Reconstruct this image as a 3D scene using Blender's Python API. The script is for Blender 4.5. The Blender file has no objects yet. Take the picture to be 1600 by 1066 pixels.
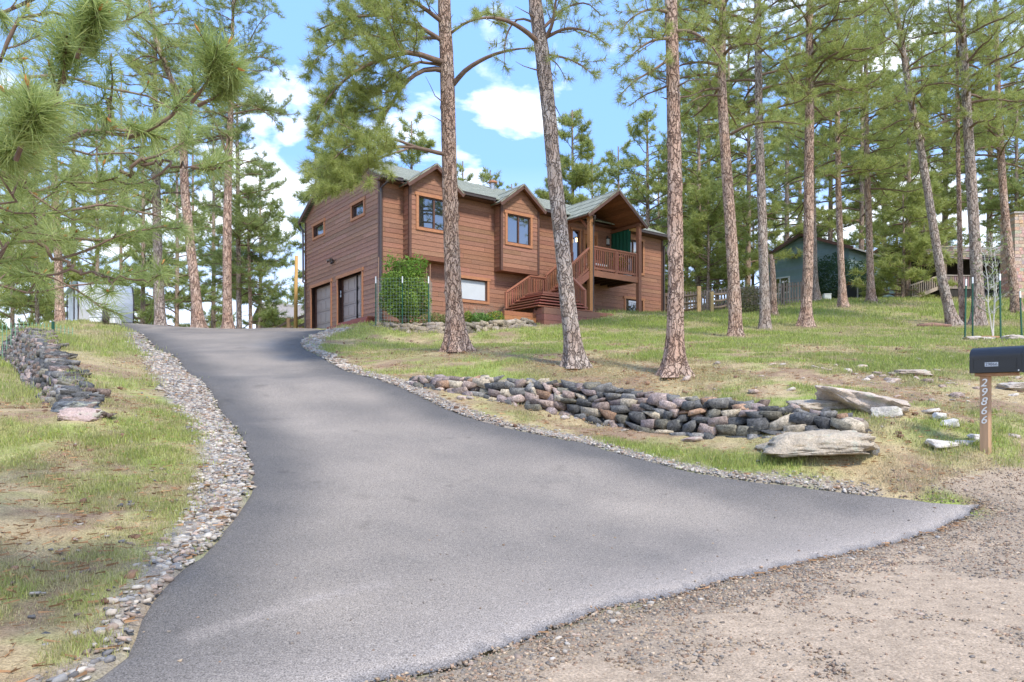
import bpy, math, random
import numpy as np
from mathutils import Vector, Matrix
from mathutils.geometry import delaunay_2d_cdt
rng = np.random.default_rng(7)
random.seed(7)
sc = bpy.context.scene
COL = bpy.data.collections.new('scene'); sc.collection.children.link(COL)
F, HZ, CZ = 1100.0, 630.0, 1.3
def W(px, py, D): return np.array([(px-800)/F*D, D, CZ+(HZ-py)*D/F])
# ------------------------------------------------------------------ noise
_tab = rng.random((256, 256))
def vnoise(x, y):
    xi = np.floor(x).astype(int); yi = np.floor(y).astype(int)
    fx = x-xi; fy = y-yi; fx = fx*fx*(3-2*fx); fy = fy*fy*(3-2*fy)
    a = _tab[xi & 255, yi & 255]; b = _tab[(xi+1) & 255, yi & 255]
    c = _tab[xi & 255, (yi+1) & 255]; d = _tab[(xi+1) & 255, (yi+1) & 255]
    return (a*(1-fx)+b*fx)*(1-fy)+(c*(1-fx)+d*fx)*fy
def fbm(x, y, o=4):
    s = 0; a = 1; t = 0
    for i in range(o):
        s = s+a*vnoise(x*2**i+17.3*i, y*2**i+9.1*i); t += a; a *= .5
    return s/t
def smooth(x): x = np.clip(x, 0, 1); return x*x*(3-2*x)
# ------------------------------------------------------------------ materials
def new_mat(name):
    m = bpy.data.materials.new(name); m.use_nodes = True
    nt = m.node_tree; nt.nodes.clear()
    o = nt.nodes.new('ShaderNodeOutputMaterial'); b = nt.nodes.new('ShaderNodeBsdfPrincipled')
    nt.links.new(b.outputs[0], o.inputs[0])
    return m, nt, b, o
def nd(nt, typ, ins=None, **props):
    n = nt.nodes.new(typ)
    for k, v in props.items(): setattr(n, k, v)
    for k, v in (ins or {}).items():
        if isinstance(v, bpy.types.NodeSocket): nt.links.new(v, n.inputs[k])
        else: n.inputs[k].default_value = v
    return n
def ramp(nt, fac, stops, interp='LINEAR'):
    n = nt.nodes.new('ShaderNodeValToRGB'); nt.links.new(fac, n.inputs[0])
    cr = n.color_ramp; cr.interpolation = interp
    while len(cr.elements) < len(stops): cr.elements.new(.5)
    for e, (p, c) in zip(cr.elements, stops):
        e.position = p; e.color = tuple(c)+(1,) if len(c) == 3 else c
    return n.outputs[0]
def noise_tex(nt, scale, detail=4, rough=.6, stretch=(1, 1, 1), coord='Object'):
    tc = nd(nt, 'ShaderNodeTexCoord')
    mp = nd(nt, 'ShaderNodeMapping', {'Vector': tc.outputs[coord], 'Scale': stretch})
    return nd(nt, 'ShaderNodeTexNoise', {'Vector': mp.outputs[0], 'Scale': scale, 'Detail': detail, 'Roughness': rough})
def mixc(nt, f, a, b, mode='MIX'):
    n = nd(nt, 'ShaderNodeMix', data_type='RGBA', blend_type=mode)
    for k, v in ((0, f), (6, a), (7, b)):
        if isinstance(v, bpy.types.NodeSocket): nt.links.new(v, n.inputs[k])
        else: n.inputs[k].default_value = v if k == 0 else tuple(v)+(1,)*(4-len(v))
    return n.outputs[2]
def mul_range(nt, fac, lo, hi):
    n = nd(nt, 'ShaderNodeMapRange', {'Value': fac, 'From Min': .25, 'From Max': .75, 'To Min': lo, 'To Max': hi}); return n.outputs[0]
def plain(name, color, rough=.7, amt=.15, scale=8, stretch=(1, 1, 1), bump=0, metallic=0, spec=.3, bscale=None):
    m, nt, b, o = new_mat(name)
    nz = noise_tex(nt, scale, 5, .6, stretch)
    v = mul_range(nt, nz.outputs[0], 1-amt, 1+amt)
    c = mixc(nt, 1.0, color, nd(nt, 'ShaderNodeCombineColor', {0: v, 1: v, 2: v}).outputs[0], 'MULTIPLY')
    nt.links.new(c, b.inputs['Base Color']); b.inputs['Roughness'].default_value = rough
    b.inputs['Metallic'].default_value = metallic; b.inputs['Specular IOR Level'].default_value = spec
    if bump:
        n2 = noise_tex(nt, bscale or scale*2, 5, .6, stretch)
        nt.links.new(nd(nt, 'ShaderNodeBump', {'Height': n2.outputs[0], 'Strength': .8, 'Distance': bump}).outputs[0], b.inputs['Normal'])
    return m
def attr(name, rough=.85, amt=.25, scale=30, bump=0, bscale=40, stretch=(1, 1, 1), spec=.2, fine=None, tint=None):
    """base colour = per-face colour attribute times procedural noise"""
    m, nt, b, o = new_mat(name)
    a = nd(nt, 'ShaderNodeAttribute', attribute_name='Col')
    nz = noise_tex(nt, scale, 5, .65, stretch)
    v = mul_range(nt, nz.outputs[0], 1-amt, 1+amt)
    c = mixc(nt, 1.0, a.outputs[0], nd(nt, 'ShaderNodeCombineColor', {0: v, 1: v, 2: v}).outputs[0], 'MULTIPLY')
    if fine:
        n3 = noise_tex(nt, fine[0], 2, .7)
        v3 = mul_range(nt, n3.outputs[0], 1-fine[1], 1+fine[1])
        c = mixc(nt, 1.0, c, nd(nt, 'ShaderNodeCombineColor', {0: v3, 1: v3, 2: v3}).outputs[0], 'MULTIPLY')
    if tint:   # patches of a second colour (lichen, dust)
        n4 = noise_tex(nt, tint[1], 5, .7)
        c = mixc(nt, ramp(nt, n4.outputs[0], [(tint[2], (0, 0, 0)), (tint[3], (1, 1, 1))]), c, tint[0])
    nt.links.new(c, b.inputs['Base Color']); b.inputs['Roughness'].default_value = rough
    b.inputs['Specular IOR Level'].default_value = spec
    if bump:
        n2 = noise_tex(nt, bscale, 5, .65, stretch)
        nt.links.new(nd(nt, 'ShaderNodeBump', {'Height': n2.outputs[0], 'Strength': 1, 'Distance': bump}).outputs[0], b.inputs['Normal'])
    return m
def bark(name, plate, light, gap, sc_=1.0):
    m, nt, b, o = new_mat(name)
    tc = nd(nt, 'ShaderNodeTexCoord')
    wn = nd(nt, 'ShaderNodeTexNoise', {'Vector': tc.outputs['Object'], 'Scale': 5*sc_, 'Detail': 4})
    wv = nd(nt, 'ShaderNodeVectorMath', {0: wn.outputs[1], 1: (.25, .25, .25)}, operation='MULTIPLY')
    ad = nd(nt, 'ShaderNodeVectorMath', {0: tc.outputs['Object'], 1: wv.outputs[0]}, operation='ADD')
    mp = nd(nt, 'ShaderNodeMapping', {'Vector': ad.outputs[0], 'Scale': (1, 1, .17)})
    vo = nd(nt, 'ShaderNodeTexVoronoi', {'Vector': mp.outputs[0], 'Scale': 15*sc_}, feature='DISTANCE_TO_EDGE')
    vc = nd(nt, 'ShaderNodeTexVoronoi', {'Vector': mp.outputs[0], 'Scale': 15*sc_})
    n1 = noise_tex(nt, 2.2, 4, .6); n2 = noise_tex(nt, 60, 4, .7, (1, 1, .35))
    c0 = mixc(nt, ramp(nt, n1.outputs[0], [(.35, (0, 0, 0)), (.65, (1, 1, 1))]), plate, light)
    rv = nd(nt, 'ShaderNodeSeparateColor', {0: vc.outputs['Color']})
    v1 = nd(nt, 'ShaderNodeMapRange', {'Value': rv.outputs[0], 'To Min': .86, 'To Max': 1.14}).outputs[0]
    c0 = mixc(nt, 1.0, c0, nd(nt, 'ShaderNodeCombineColor', {0: v1, 1: v1, 2: v1}).outputs[0], 'MULTIPLY')
    v2 = mul_range(nt, n2.outputs[0], .72, 1.28)
    c0 = mixc(nt, 1.0, c0, nd(nt, 'ShaderNodeCombineColor', {0: v2, 1: v2, 2: v2}).outputs[0], 'MULTIPLY')
    e = ramp(nt, vo.outputs['Distance'], [(.0, (0, 0, 0)), (.05, (.4, .4, .4)), (.12, (1, 1, 1))])
    nt.links.new(mixc(nt, e, gap, c0), b.inputs['Base Color'])
    b.inputs['Roughness'].default_value = .9; b.inputs['Specular IOR Level'].default_value = .1
    h = nd(nt, 'ShaderNodeMath', {0: e, 1: n2.outputs[0]}, operation='ADD')
    nt.links.new(nd(nt, 'ShaderNodeBump', {'Height': h.outputs[0], 'Strength': 1, 'Distance': .04}).outputs[0], b.inputs['Normal'])
    return m
def foliage(name, stops, rough=.55, transl=.5):
    m, nt, b, o = new_mat(name)
    g = nd(nt, 'ShaderNodeNewGeometry')
    nz = noise_tex(nt, .9, 3, .6)
    s = nd(nt, 'ShaderNodeMath', {0: g.outputs['Random Per Island'], 1: .55}, operation='MULTIPLY')
    s2 = nd(nt, 'ShaderNodeMath', {0: nz.outputs[0], 1: .9, 2: -.22}, operation='MULTIPLY_ADD')
    f = nd(nt, 'ShaderNodeMath', {0: s.outputs[0], 1: s2.outputs[0]}, operation='ADD')
    c = ramp(nt, f.outputs[0], stops)
    nt.links.new(c, b.inputs['Base Color']); b.inputs['Roughness'].default_value = rough
    b.inputs['Specular IOR Level'].default_value = .35
    t = nd(nt, 'ShaderNodeBsdfTranslucent', {'Color': c})
    mx = nd(nt, 'ShaderNodeMixShader', {0: transl, 1: b.outputs[0], 2: t.outputs[0]})
    nt.links.new(mx.outputs[0], o.inputs[0])
    return m
def glass(name, color=(.02, .025, .025)):
    m, nt, b, o = new_mat(name)
    b.inputs['Base Color'].default_value = color+(1,); b.inputs['Roughness'].default_value = .02
    b.inputs['IOR'].default_value = 2.4; b.inputs['Specular IOR Level'].default_value = .8
    return m
M = {}
# ------------------------------------------------------------------ objects
def tag(o, label=None, cat=None, group=None, kind=None):
    if label: o['label'] = label
    if cat: o['category'] = cat
    if group: o['group'] = group
    if kind: o['kind'] = kind
    return o
def empty(name, loc=(0, 0, 0), rz=0, label=None, cat=None, group=None):
    o = bpy.data.objects.new(name, None); COL.objects.link(o); o.empty_display_size = .2
    o.location = [float(c) for c in loc]; o.rotation_euler = (0, 0, rz)
    return tag(o, label, cat, group)
def arr_mesh(name, V, Fc, mat, parent=None, col=None, smooth_=False, loc=None):
    V = np.asarray(V, dtype=np.float32).reshape(-1, 3); Fc = np.asarray(Fc, dtype=np.int32)
    me = bpy.data.meshes.new(name)
    nf, k = Fc.shape
    me.vertices.add(len(V)); me.vertices.foreach_set('co', V.ravel())
    me.loops.add(nf*k); me.loops.foreach_set('vertex_index', Fc.ravel())
    me.polygons.add(nf); me.polygons.foreach_set('loop_start', np.arange(0, nf*k, k, dtype=np.int32))
    me.update(calc_edges=True)
    if smooth_: me.polygons.foreach_set('use_smooth', np.ones(nf, dtype=bool))
    if col is not None:
        a = me.color_attributes.new('Col', 'FLOAT_COLOR', 'POINT')
        c = np.ones((len(V), 4), dtype=np.float32); c[:, :3] = col; a.data.foreach_set('color', c.ravel())
    me.materials.append(mat)
    o = bpy.data.objects.new(name, me); COL.objects.link(o)
    if parent is not None: o.parent = parent
    if loc is not None: o.location = [float(c) for c in loc]
    return o
class MB:
    def __init__(s): s.v = []; s.f = []; s.c = []; s.col = (.5, .5, .5)
    def add(s, vs, fs, col=None):
        n = len(s.v); c = col or s.col
        s.v += [tuple(float(q) for q in p) for p in vs]; s.c += [c]*len(vs)
        s.f += [tuple(i+n for i in f) for f in fs]; return s
    def box(s, x0, x1, y0, y1, z0, z1, col=None):
        return s.add([(x, y, z) for z in (z0, z1) for y in (y0, y1) for x in (x0, x1)],
                     [(0, 2, 3, 1), (4, 5, 7, 6), (0, 1, 5, 4), (2, 6, 7, 3), (0, 4, 6, 2), (1, 3, 7, 5)], col)
    def hexa(s, a, b, col=None):   # a,b : two matching quads
        return s.add(list(a)+list(b), [(3, 2, 1, 0), (4, 5, 6, 7), (0, 1, 5, 4), (1, 2, 6, 5), (2, 3, 7, 6), (3, 0, 4, 7)], col)
    def bar(s, p, q, w, h, up=(0, 0, 1), col=None):
        p = Vector(p); q = Vector(q); d = (q-p).normalized(); up = Vector(up)
        if abs(d.dot(up)) > .98: up = Vector((1, 0, 0))
        sd = d.cross(up).normalized(); u = sd.cross(d).normalized()
        o = [sd*(a*w/2)+u*(b*h/2) for a, b in ((-1, -1), (1, -1), (1, 1), (-1, 1))]
        return s.hexa([p+k for k in o], [q+k for k in o], col)
    def tube(s, pts, rad, n=8, col=None, cap=True):
        pts = [Vector(p) for p in pts]; rad = rad if hasattr(rad, '__len__') else [rad]*len(pts)
        vs = []; fs = []; ref = None
        for i, p in enumerate(pts):
            d = (pts[min(i+1, len(pts)-1)]-pts[max(i-1, 0)]).normalized()
            if ref is None: ref = d.orthogonal().normalized()
            a = (ref-d*ref.dot(d)).normalized(); b = d.cross(a); ref = a
            for k in range(n):
                t = 2*math.pi*k/n; vs.append(p+(a*math.cos(t)+b*math.sin(t))*rad[i])
        for i in range(len(pts)-1):
            for k in range(n):
                fs.append((i*n+k, i*n+(k+1) % n, (i+1)*n+(k+1) % n, (i+1)*n+k))
        if cap: fs += [tuple(range(n))[::-1], tuple((len(pts)-1)*n+k for k in range(n))]
        return s.add(vs, fs, col)
    def prism(s, poly, d, col=None):      # poly: list of 3d points, extruded by vector d
        n = len(poly); P = [Vector(p) for p in poly]; d = Vector(d)
        return s.add(P+[p+d for p in P], [tuple(range(n))[::-1], tuple(range(n, 2*n))]+[(i, (i+1) % n, n+(i+1) % n, n+i) for i in range(n)], col)
    def build(s, name, mat, parent=None, loc=None, smooth_=False, bevel=0):
        me = bpy.data.meshes.new(name); me.from_pydata(s.v, [], s.f); me.update()
        a = me.color_attributes.new('Col', 'FLOAT_COLOR', 'POINT')
        c = np.ones((len(s.v), 4), dtype=np.float32); c[:, :3] = s.c; a.data.foreach_set('color', c.ravel())
        if smooth_:
            for p in me.polygons: p.use_smooth = True
        me.materials.append(mat)
        o = bpy.data.objects.new(name, me); COL.objects.link(o)
        if parent is not None: o.parent = parent
        if loc is not None: o.location = [float(q) for q in loc]
        if bevel:
            m = o.modifiers.new('b', 'BEVEL'); m.width = bevel; m.segments = 2; m.limit_method = 'ANGLE'
        return o
def text_part(name, body, size, mat, parent, loc, rot, ext=.002, bevel=0, align='CENTER', shear=0, vert=False):
    cu = bpy.data.curves.new(name, 'FONT'); cu.body = body; cu.size = size; cu.extrude = ext; cu.bevel_depth = bevel
    cu.align_x = align; cu.align_y = 'CENTER'; cu.shear = shear
    t = bpy.data.objects.new(name+'_tmp', cu); COL.objects.link(t)
    dg = bpy.context.evaluated_depsgraph_get(); me = bpy.data.meshes.new_from_object(t.evaluated_get(dg))
    bpy.data.objects.remove(t); me.materials.clear(); me.materials.append(mat)
    o = bpy.data.objects.new(name, me); COL.objects.link(o); o.parent = parent; o.location = loc; o.rotation_euler = rot
    return o
def tmpl(sub):
    import bmesh
    bm = bmesh.new(); bmesh.ops.create_icosphere(bm, subdivisions=sub, radius=1)
    V = np.array([v.co[:] for v in bm.verts]); Fc = np.array([[v.index for v in f.verts] for f in bm.faces]); bm.free()
    return V, Fc
ICO = {k: tmpl(k) for k in (1, 2, 3, 4)}
def hull(r, n, box=.7):
    import bmesh
    bm = bmesh.new(); p = r.normal(size=(n, 3)); p /= np.linalg.norm(p, axis=1, keepdims=True); p = np.sign(p)*np.abs(p)**box; p *= (.8+.2*r.random((n, 1)))
    for q in p: bm.verts.new(q)
    bmesh.ops.convex_hull(bm, input=bm.verts)
    bmesh.ops.delete(bm, geom=[v for v in bm.verts if not v.link_faces], context='VERTS'); bmesh.ops.triangulate(bm, faces=bm.faces)
    bm.verts.index_update(); V = np.array([v.co[:] for v in bm.verts]); Fc = np.array([[v.index for v in f.verts] for f in bm.faces]); bm.free()
    c = (V.max(0)+V.min(0))/2; return (V-c)/((V.max(0)-V.min(0))/2), Fc
_hr = np.random.default_rng(99)
HULL = {1: [hull(_hr, 11) for _ in range(28)], 2: [hull(_hr, 17) for _ in range(40)], 3: [hull(_hr, 30) for _ in range(24)], 4: [hull(_hr, 13, .36) for _ in range(40)]}
def rocks(pos, size, sub=1, flat=.6, angular=.5, cuts=5, seed=1, col=None):
    """many irregular angular stones as arrays: pos (n,3), size (n,), col (n,3) -> V, F, C"""
    r = np.random.default_rng(seed); n = len(pos); T = HULL[sub]; ti = r.integers(0, len(T), n); Vs = []; Fs = []; Cs = []; off = 0
    s = np.stack([.8+.5*r.random(n), .65+.4*r.random(n), flat*(.7+.6*r.random(n))], 1)*.92
    t = r.random(n)*6.283; tl = (r.random(n)-.5)*.7; pos = np.asarray(pos); size = np.asarray(size); col = np.tile([.4, .4, .4], (n, 1)) if col is None else np.asarray(col)
    for k, (V0, F0) in enumerate(T):
        m = np.nonzero(ti == k)[0]
        if not len(m): continue
        V = V0[None]*s[m][:, None, :]; c, sn = np.cos(t[m])[:, None], np.sin(t[m])[:, None]; ct, st_ = np.cos(tl[m])[:, None], np.sin(tl[m])[:, None]
        x, y, z = V[..., 0], V[..., 1], V[..., 2]; x, z = x*ct-z*st_, x*st_+z*ct
        V = np.stack([x*c-y*sn, x*sn+y*c, z], -1)*size[m][:, None, None]+pos[m][:, None, :]
        Vs.append(V.reshape(-1, 3)); Fs.append((F0[None]+(off+np.arange(len(m))*len(V0))[:, None, None]).reshape(-1, 3)); Cs.append(np.repeat(col[m], len(V0), 0)); off += len(m)*len(V0)
    return np.vstack(Vs), np.vstack(Fs), np.vstack(Cs)
# ------------------------------------------------------------------ polygons
def sdist(P, poly):
    """signed distance (negative inside) of points P (n,2) to closed polygon"""
    poly = np.asarray(poly, float); P = np.asarray(P, float)
    if len(P) > 3000:
        lo, hi = poly.min(0), poly.max(0); q = np.maximum(np.maximum(lo-P, P-hi), 0); db = np.hypot(q[:, 0], q[:, 1]); m = db < 1.5
        out = db+1.5
        if m.any(): out[m] = _sdist(P[m], poly)
        return out
    return _sdist(P, poly)
def _sdist(P, poly):
    A = poly; B = np.roll(poly, -1, 0); n = len(P)
    best = np.full(n, 1e9); ins = np.zeros(n, bool)
    for a, b in zip(A, B):
        d = b-a; t = np.clip(((P-a)@d)/max(d@d, 1e-12), 0, 1)
        q = P-a-t[:, None]*d; best = np.minimum(best, (q*q).sum(1))
        c = ((a[1] > P[:, 1]) != (b[1] > P[:, 1]))
        if abs(d[1]) > 1e-12:
            xi = a[0]+d[0]*(P[:, 1]-a[1])/d[1]; ins ^= c & (P[:, 0] < xi)
    return np.where(ins, -1, 1)*np.sqrt(best)
def pdist(P, line):
    """distance to open polyline, signed side (+ = left of direction), and arclength"""
    line = np.asarray(line, float); best = np.full(len(P), 1e9); side = np.zeros(len(P)); arc = np.zeros(len(P)); s0 = 0
    for a, b in zip(line[:-1], line[1:]):
        d = b-a; L = np.hypot(*d); t = np.clip(((P-a)@d)/(L*L), 0, 1)
        q = P-a-t[:, None]*d; r = np.hypot(q[:, 0], q[:, 1]); m = r < best
        cr = d[0]*(P[:, 1]-a[1])-d[1]*(P[:, 0]-a[0])
        best = np.where(m, r, best); side = np.where(m, np.sign(cr), side); arc = np.where(m, s0+t*L, arc); s0 += L
    return best, side, arc
def spline(pts, n):
    """Catmull-Rom resample of control points (any dim), uniform in arclength"""
    P = np.asarray(pts, float); P = np.vstack([2*P[0]-P[1], P, 2*P[-1]-P[-2]]); out = []
    for i in range(1, len(P)-2):
        for t in np.linspace(0, 1, 12, endpoint=False):
            a, b, c, d = P[i-1:i+3]
            out.append(.5*((2*b)+(-a+c)*t+(2*a-5*b+4*c-d)*t*t+(-a+3*b-3*c+d)*t**3))
    out.append(P[-2]); out = np.array(out)
    s = np.concatenate([[0], np.cumsum(np.linalg.norm(np.diff(out, axis=0), axis=1))])
    q = np.linspace(0, s[-1], n)
    return np.stack([np.interp(q, s, out[:, k]) for k in range(out.shape[1])], 1)
CLX, CLY = 3.1, .4
# ================================================================== terrain
# house frame: x along the front, y into the depth, corner at HC
HC = np.array([-.1873*27, 27.0]); HU = np.array([.8, .6]); HV = np.array([-.6, .8])
def HW(u, v): return HC+HU*u+HV*v
CP = []
def cp(px, py, D): p = W(px, py, D); CP.append(tuple(p))
# driveway / foreground
for q in [(140,1066,3.28),(575,1066,3.28),(1600,1066,3.28),(1000,1000,3.9),(1600,900,5.3),(1350,854,6.4),(1535,787,7.5),(1300,772,7.9),(1100,740,8.4),
          (900,690,9.9),(700,640,11.6),(560,585,14.8),(480,543,20.5),(394,760,7.1),(390,720,8.0),(350,650,10.6),(290,580,15.2),(240,545,20),
          (560,700,9.0),(600,800,6.6),(450,600,12.9),(400,560,17.5),(340,525,24),(420,519,26),(200,517.5,26.5),(300,516.5,27),(400,517,28)]: cp(*q)
# right lawn, bank
for q in [(714,549,18),(897,573,15),(1052,586,13.5),(1150,526,23),(1197,514,26),(1257,511,26.5),(1316,480,36),(1362,471,39),(1490,509,28),(1527,504,29),
          (1590,486,34),(600,565,17),(640,533,23.5),(770,527,24),(980,505,28),(960,489,33),(1240,580,13),(1500,560,14.5),(1600,560,14.5),(1540,706,8.6),
          (1400,650,9.7),(1600,640,10.3),(1600,735,8.4),(1600,800,7.2),(1484,530,21),(1430,700,8.8),(1250,708,8.6),(1350,600,12),(1420,570,14)]: cp(*q)
for q in [(592,503.5,26.1),(556,513,27.6),(524,521.5,28.8),(700,507,25.9),(770,506,26.6),(640,509,26)]: cp(*q)
# foot of the long stone wall
for q in [(650,606,12.9),(760,628,12.1),(900,660,11.2),(1050,684,10.2),(1160,692,9.5),(1330,676,8.9)]: cp(*q)
# left lawn below the left wall
for q in [(0,1066,3.28),(0,900,4.4),(0,800,5.6),(0,700,8),(60,690,8.0),(100,655,8.6),(0,600,12.6),(40,603,12),(0,572,18),(12,566,19),(130,800,5.9),(200,900,4.6)]: cp(*q)
# strip between left wall and driveway
for q in [(150,640,9.3),(200,600,12),(140,560,14.5),(200,560,15),(120,517,22),(180,520,23.5),(85,508,27)]: cp(*q)
for q in [(-30,0,0),(0,-30,-.2),(30,-25,0),(60,0,.2),(20,6,.1),(-60,-20,-.5),(-30,20,2.2),(-20,25,2.9),(-40,30,1.5),(-17,36,4.85),(-23,37,4.85),(-14,45,3.6),(-24,48,2.9),(-40,60,0),
          (-15,70,0.5),(0,60,6),(0,90,4),(25,60,9),(50,60,9.5),(80,60,9),(90,30,4),(120,120,12),(40,120,14),(0,150,8),(-60,120,-4),(-120,60,-8),(30,35,6.3),(40,30,4.8),(30,22,3.5),(45,15,1.2)]: CP.append(q)
for u, v, z in [(-1,1,4.09),(-1,4,4.38),(-1,7,4.62),(-3,4,4.3),(-3,8,4.5),(-6,5,4.2),(0,0,4.3),(2,-1,4.25),(5,-1.2,4.45),(8,-2.5,4.85),(10,-2.4,5.25),(12.5,-2,5.45),(16.1,0,5.85),(16.3,4,6.2),(8,9,6),(1,9,5.0),(14,-1,5.7)]:
    p = HW(u, v); CP.append((p[0], p[1], z))
CP = np.array(CP)
def _tps(P, z, lam=.02):
    n = len(P); d = np.hypot(P[:, None, 0]-P[None, :, 0], P[:, None, 1]-P[None, :, 1]); K = np.where(d > 0, d*d*np.log(d+1e-12), 0)
    A = np.zeros((n+3, n+3)); A[:n, :n] = K+lam*np.eye(n); A[:n, n] = 1; A[:n, n+1:] = P; A[n, :n] = 1; A[n+1:, :n] = P.T
    return np.linalg.solve(A, np.concatenate([z, [0, 0, 0]]))
_w = _tps(CP[:, :2], CP[:, 2])
def tps(P):
    out = np.empty(len(P))
    for i in range(0, len(P), 20000):
        Q = P[i:i+20000]; r2 = (Q[:, None, 0]-CP[None, :, 0])**2+(Q[:, None, 1]-CP[None, :, 1])**2
        out[i:i+20000] = (.5*r2*np.log(r2+1e-12))@_w[:-3]+_w[-3]+Q@_w[-2:]
    return out
# wall lines (world): top edge with height of the crest, foot
WT = spline([W(640,592,13.4), W(700,592,12.9), W(800,596,12.3), W(900,604,11.7), W(1050,622,10.55), W(1200,640,9.65), W(1310,652,9.1), W(1345,668,8.9)], 60)
WTf = WT.copy(); WTf[:, :2] += np.array([-.10, -.22])
LT = spline([W(28,514,21.5), W(50,517,19), W(62,532,16), W(80,560,12.8), W(95,590,10.8), W(112,622,9.3), W(122,650,8.5)], 60)
LTf = spline([W(0,562,21.5), W(10,567,19), W(25,580,16), W(42,602,12.8), W(62,622,10.8), W(85,640,9.3), W(105,655,8.5)], 60)
def zf(P):
    P = np.atleast_2d(P); z = tps(P)
    r = np.hypot(P[:, 0], P[:, 1]-15); z = z*(1-smooth((r-110)/120))+4*smooth((r-110)/120)
    for T, sgn, reach in ((WT, 1, 2.2), (LT, 1, 1.6)):
        d, s, a = pdist(P, T[:, :2]); L = np.linalg.norm(np.diff(T[:, :2], axis=0), axis=1).sum()
        ss = np.concatenate([[0], np.cumsum(np.linalg.norm(np.diff(T[:, :2], axis=0), axis=1))])
        zt = np.interp(a, ss, T[:, 2])-.03
        fade = smooth(np.minimum(a, L-a)/.35+.0)
        w = (s > 0)*(1-smooth(d/reach))*fade
        z = z*(1-w)+np.maximum(zt, z-.15)*w
    d, sd_, a = pdist(P, LTf[:, :2]); L = np.linalg.norm(np.diff(LTf[:, :2], axis=0), axis=1).sum(); ss = np.concatenate([[0], np.cumsum(np.linalg.norm(np.diff(LTf[:, :2], axis=0), axis=1))])
    _, s2, _ = pdist(P, LT[:, :2]); w = np.where((sd_ < 0), 1-smooth((d-.6)/1.8), 1.0*(s2 < 0))*smooth((L-a)/.5+.15)*smooth(a/.4+.3); w = np.where(s2 < 0, w, 0)
    z = z*(1-w)+np.interp(a, ss, LTf[:, 2])*w
    return z
# footprints -------------------------------------------------------------
def G(px, py, D): p = W(px, py, D); return (p[0], p[1])
left_edge = spline([(-3.6,1.2), (-2.8,2.3), G(140,1066,3.28), G(230,975,4.15), G(330,865,5.35), G(378,800,6.4), G(394,755,7.2), G(388,710,8.3), G(350,650,10.6), G(290,580,15.2),
                    G(250,548,19.6), G(212,528,24), G(190,520,27.5), (-20.5,33)], 170)
right_edge = spline([G(1535,787,7.5), G(1450,786,7.6), G(1300,772,7.95), G(1100,740,8.4), G(900,690,9.9), G(700,640,11.6), G(560,585,14.8), G(500,556,18.3),
                     G(472,543,20.8), G(480,531,23.2), G(520,523,25.3), (HW(-1.2,.6)[0],HW(-1.2,.6)[1]), tuple(HW(-.45,1.3))], 150)
back = np.array([HW(-.45,7.6), HW(-3,9.5), (-14,38.5), (-19.5,37)])
road_edge = spline([(-5.6,.6), (-3.0,1.9), G(575,1066,3.28), G(800,999,3.85), G(965,946,4.5), G(1100,917,4.95), G(1210,889,5.5), G(1356,854,6.35), G(1441,831,6.8), G(1535,789,7.45)], 110)
jit = lambda A, a, s: A+(np.stack([vnoise(np.arange(len(A))*s, np.zeros(len(A))), vnoise(np.arange(len(A))*s, np.ones(len(A))*7.5)], 1)-.5)*a
DRIVE = np.vstack([jit(left_edge, .05, .9)[::-1], jit(road_edge, .09, .8), jit(right_edge, .05, .9), back])
HOUSE = np.array([HW(-.1,-.1), HW(16.2,-.1), HW(16.2,7.9), HW(-.1,7.9)])
lg_out = spline([(-3.9,2.3), G(60,1066,3.28), G(150,985,3.95), G(230,900,5.0), G(285,820,6.2), G(310,755,7.3), G(300,695,8.9), G(262,640,10.9), G(232,590,14.4), G(215,555,18.3), G(195,532,23), (-15.2,29)], 80)
LGRAV = np.vstack([left_edge[:-12], lg_out[::-1]])
rg = right_edge[6:-16]; _t = np.gradient(rg, axis=0); _t /= np.linalg.norm(_t, axis=1, keepdims=True)
_w2 = np.interp(np.arange(len(rg)), [0, 20, 50, 95, len(rg)], [.12, .28, .3, .38, .9])
rg_out = rg+np.stack([_t[:, 1], -_t[:, 0]], 1)*_w2[:, None]
RGRAV = np.vstack([rg, rg_out[::-1]])
road_far = np.array([(14, 7.6), (9.5, 8.4), (6.4, 8.35), G(1400,775,8.2), G(1330,772,7.9)])
# the gravel road fills everything towards the camera and beyond
ROAD = np.vstack([[(-60,-.5)], road_edge, [G(1535,787,7.5)], spline([G(1440,775,7.9), G(1500,752,8.1), G(1600,738,8.4), (9.5,9.5), (16,12.5), (40,24)], 30), [(70,30),(70,-8),(-60,-12)]])
# cached fields (bilinear) for everything that is scattered
zf_exact = zf
class Field:
    def __init__(s, fn, x0=-24, x1=30, y0=0, y1=54, h=.1):
        s.x0, s.y0, s.h = x0, y0, h; xs = np.arange(x0, x1, h); ys = np.arange(y0, y1, h); s.nx, s.ny = len(xs), len(ys)
        X, Y = np.meshgrid(xs, ys, indexing='ij'); s.a = fn(np.stack([X.ravel(), Y.ravel()], 1)).reshape(s.nx, s.ny); s.fn = fn
    def __call__(s, P):
        P = np.atleast_2d(P); fx = (P[:, 0]-s.x0)/s.h; fy = (P[:, 1]-s.y0)/s.h; inn = (fx >= 0) & (fy >= 0) & (fx < s.nx-1) & (fy < s.ny-1)
        fx = np.clip(fx, 0, s.nx-1.001); fy = np.clip(fy, 0, s.ny-1.001); i = fx.astype(int); j = fy.astype(int); u = fx-i; v = fy-j; a = s.a
        r = (a[i, j]*(1-u)+a[i+1, j]*u)*(1-v)+(a[i, j+1]*(1-u)+a[i+1, j+1]*u)*v
        if not inn.all(): r[~inn] = s.fn(P[~inn])
        return r
zf = Field(zf_exact)
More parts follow.
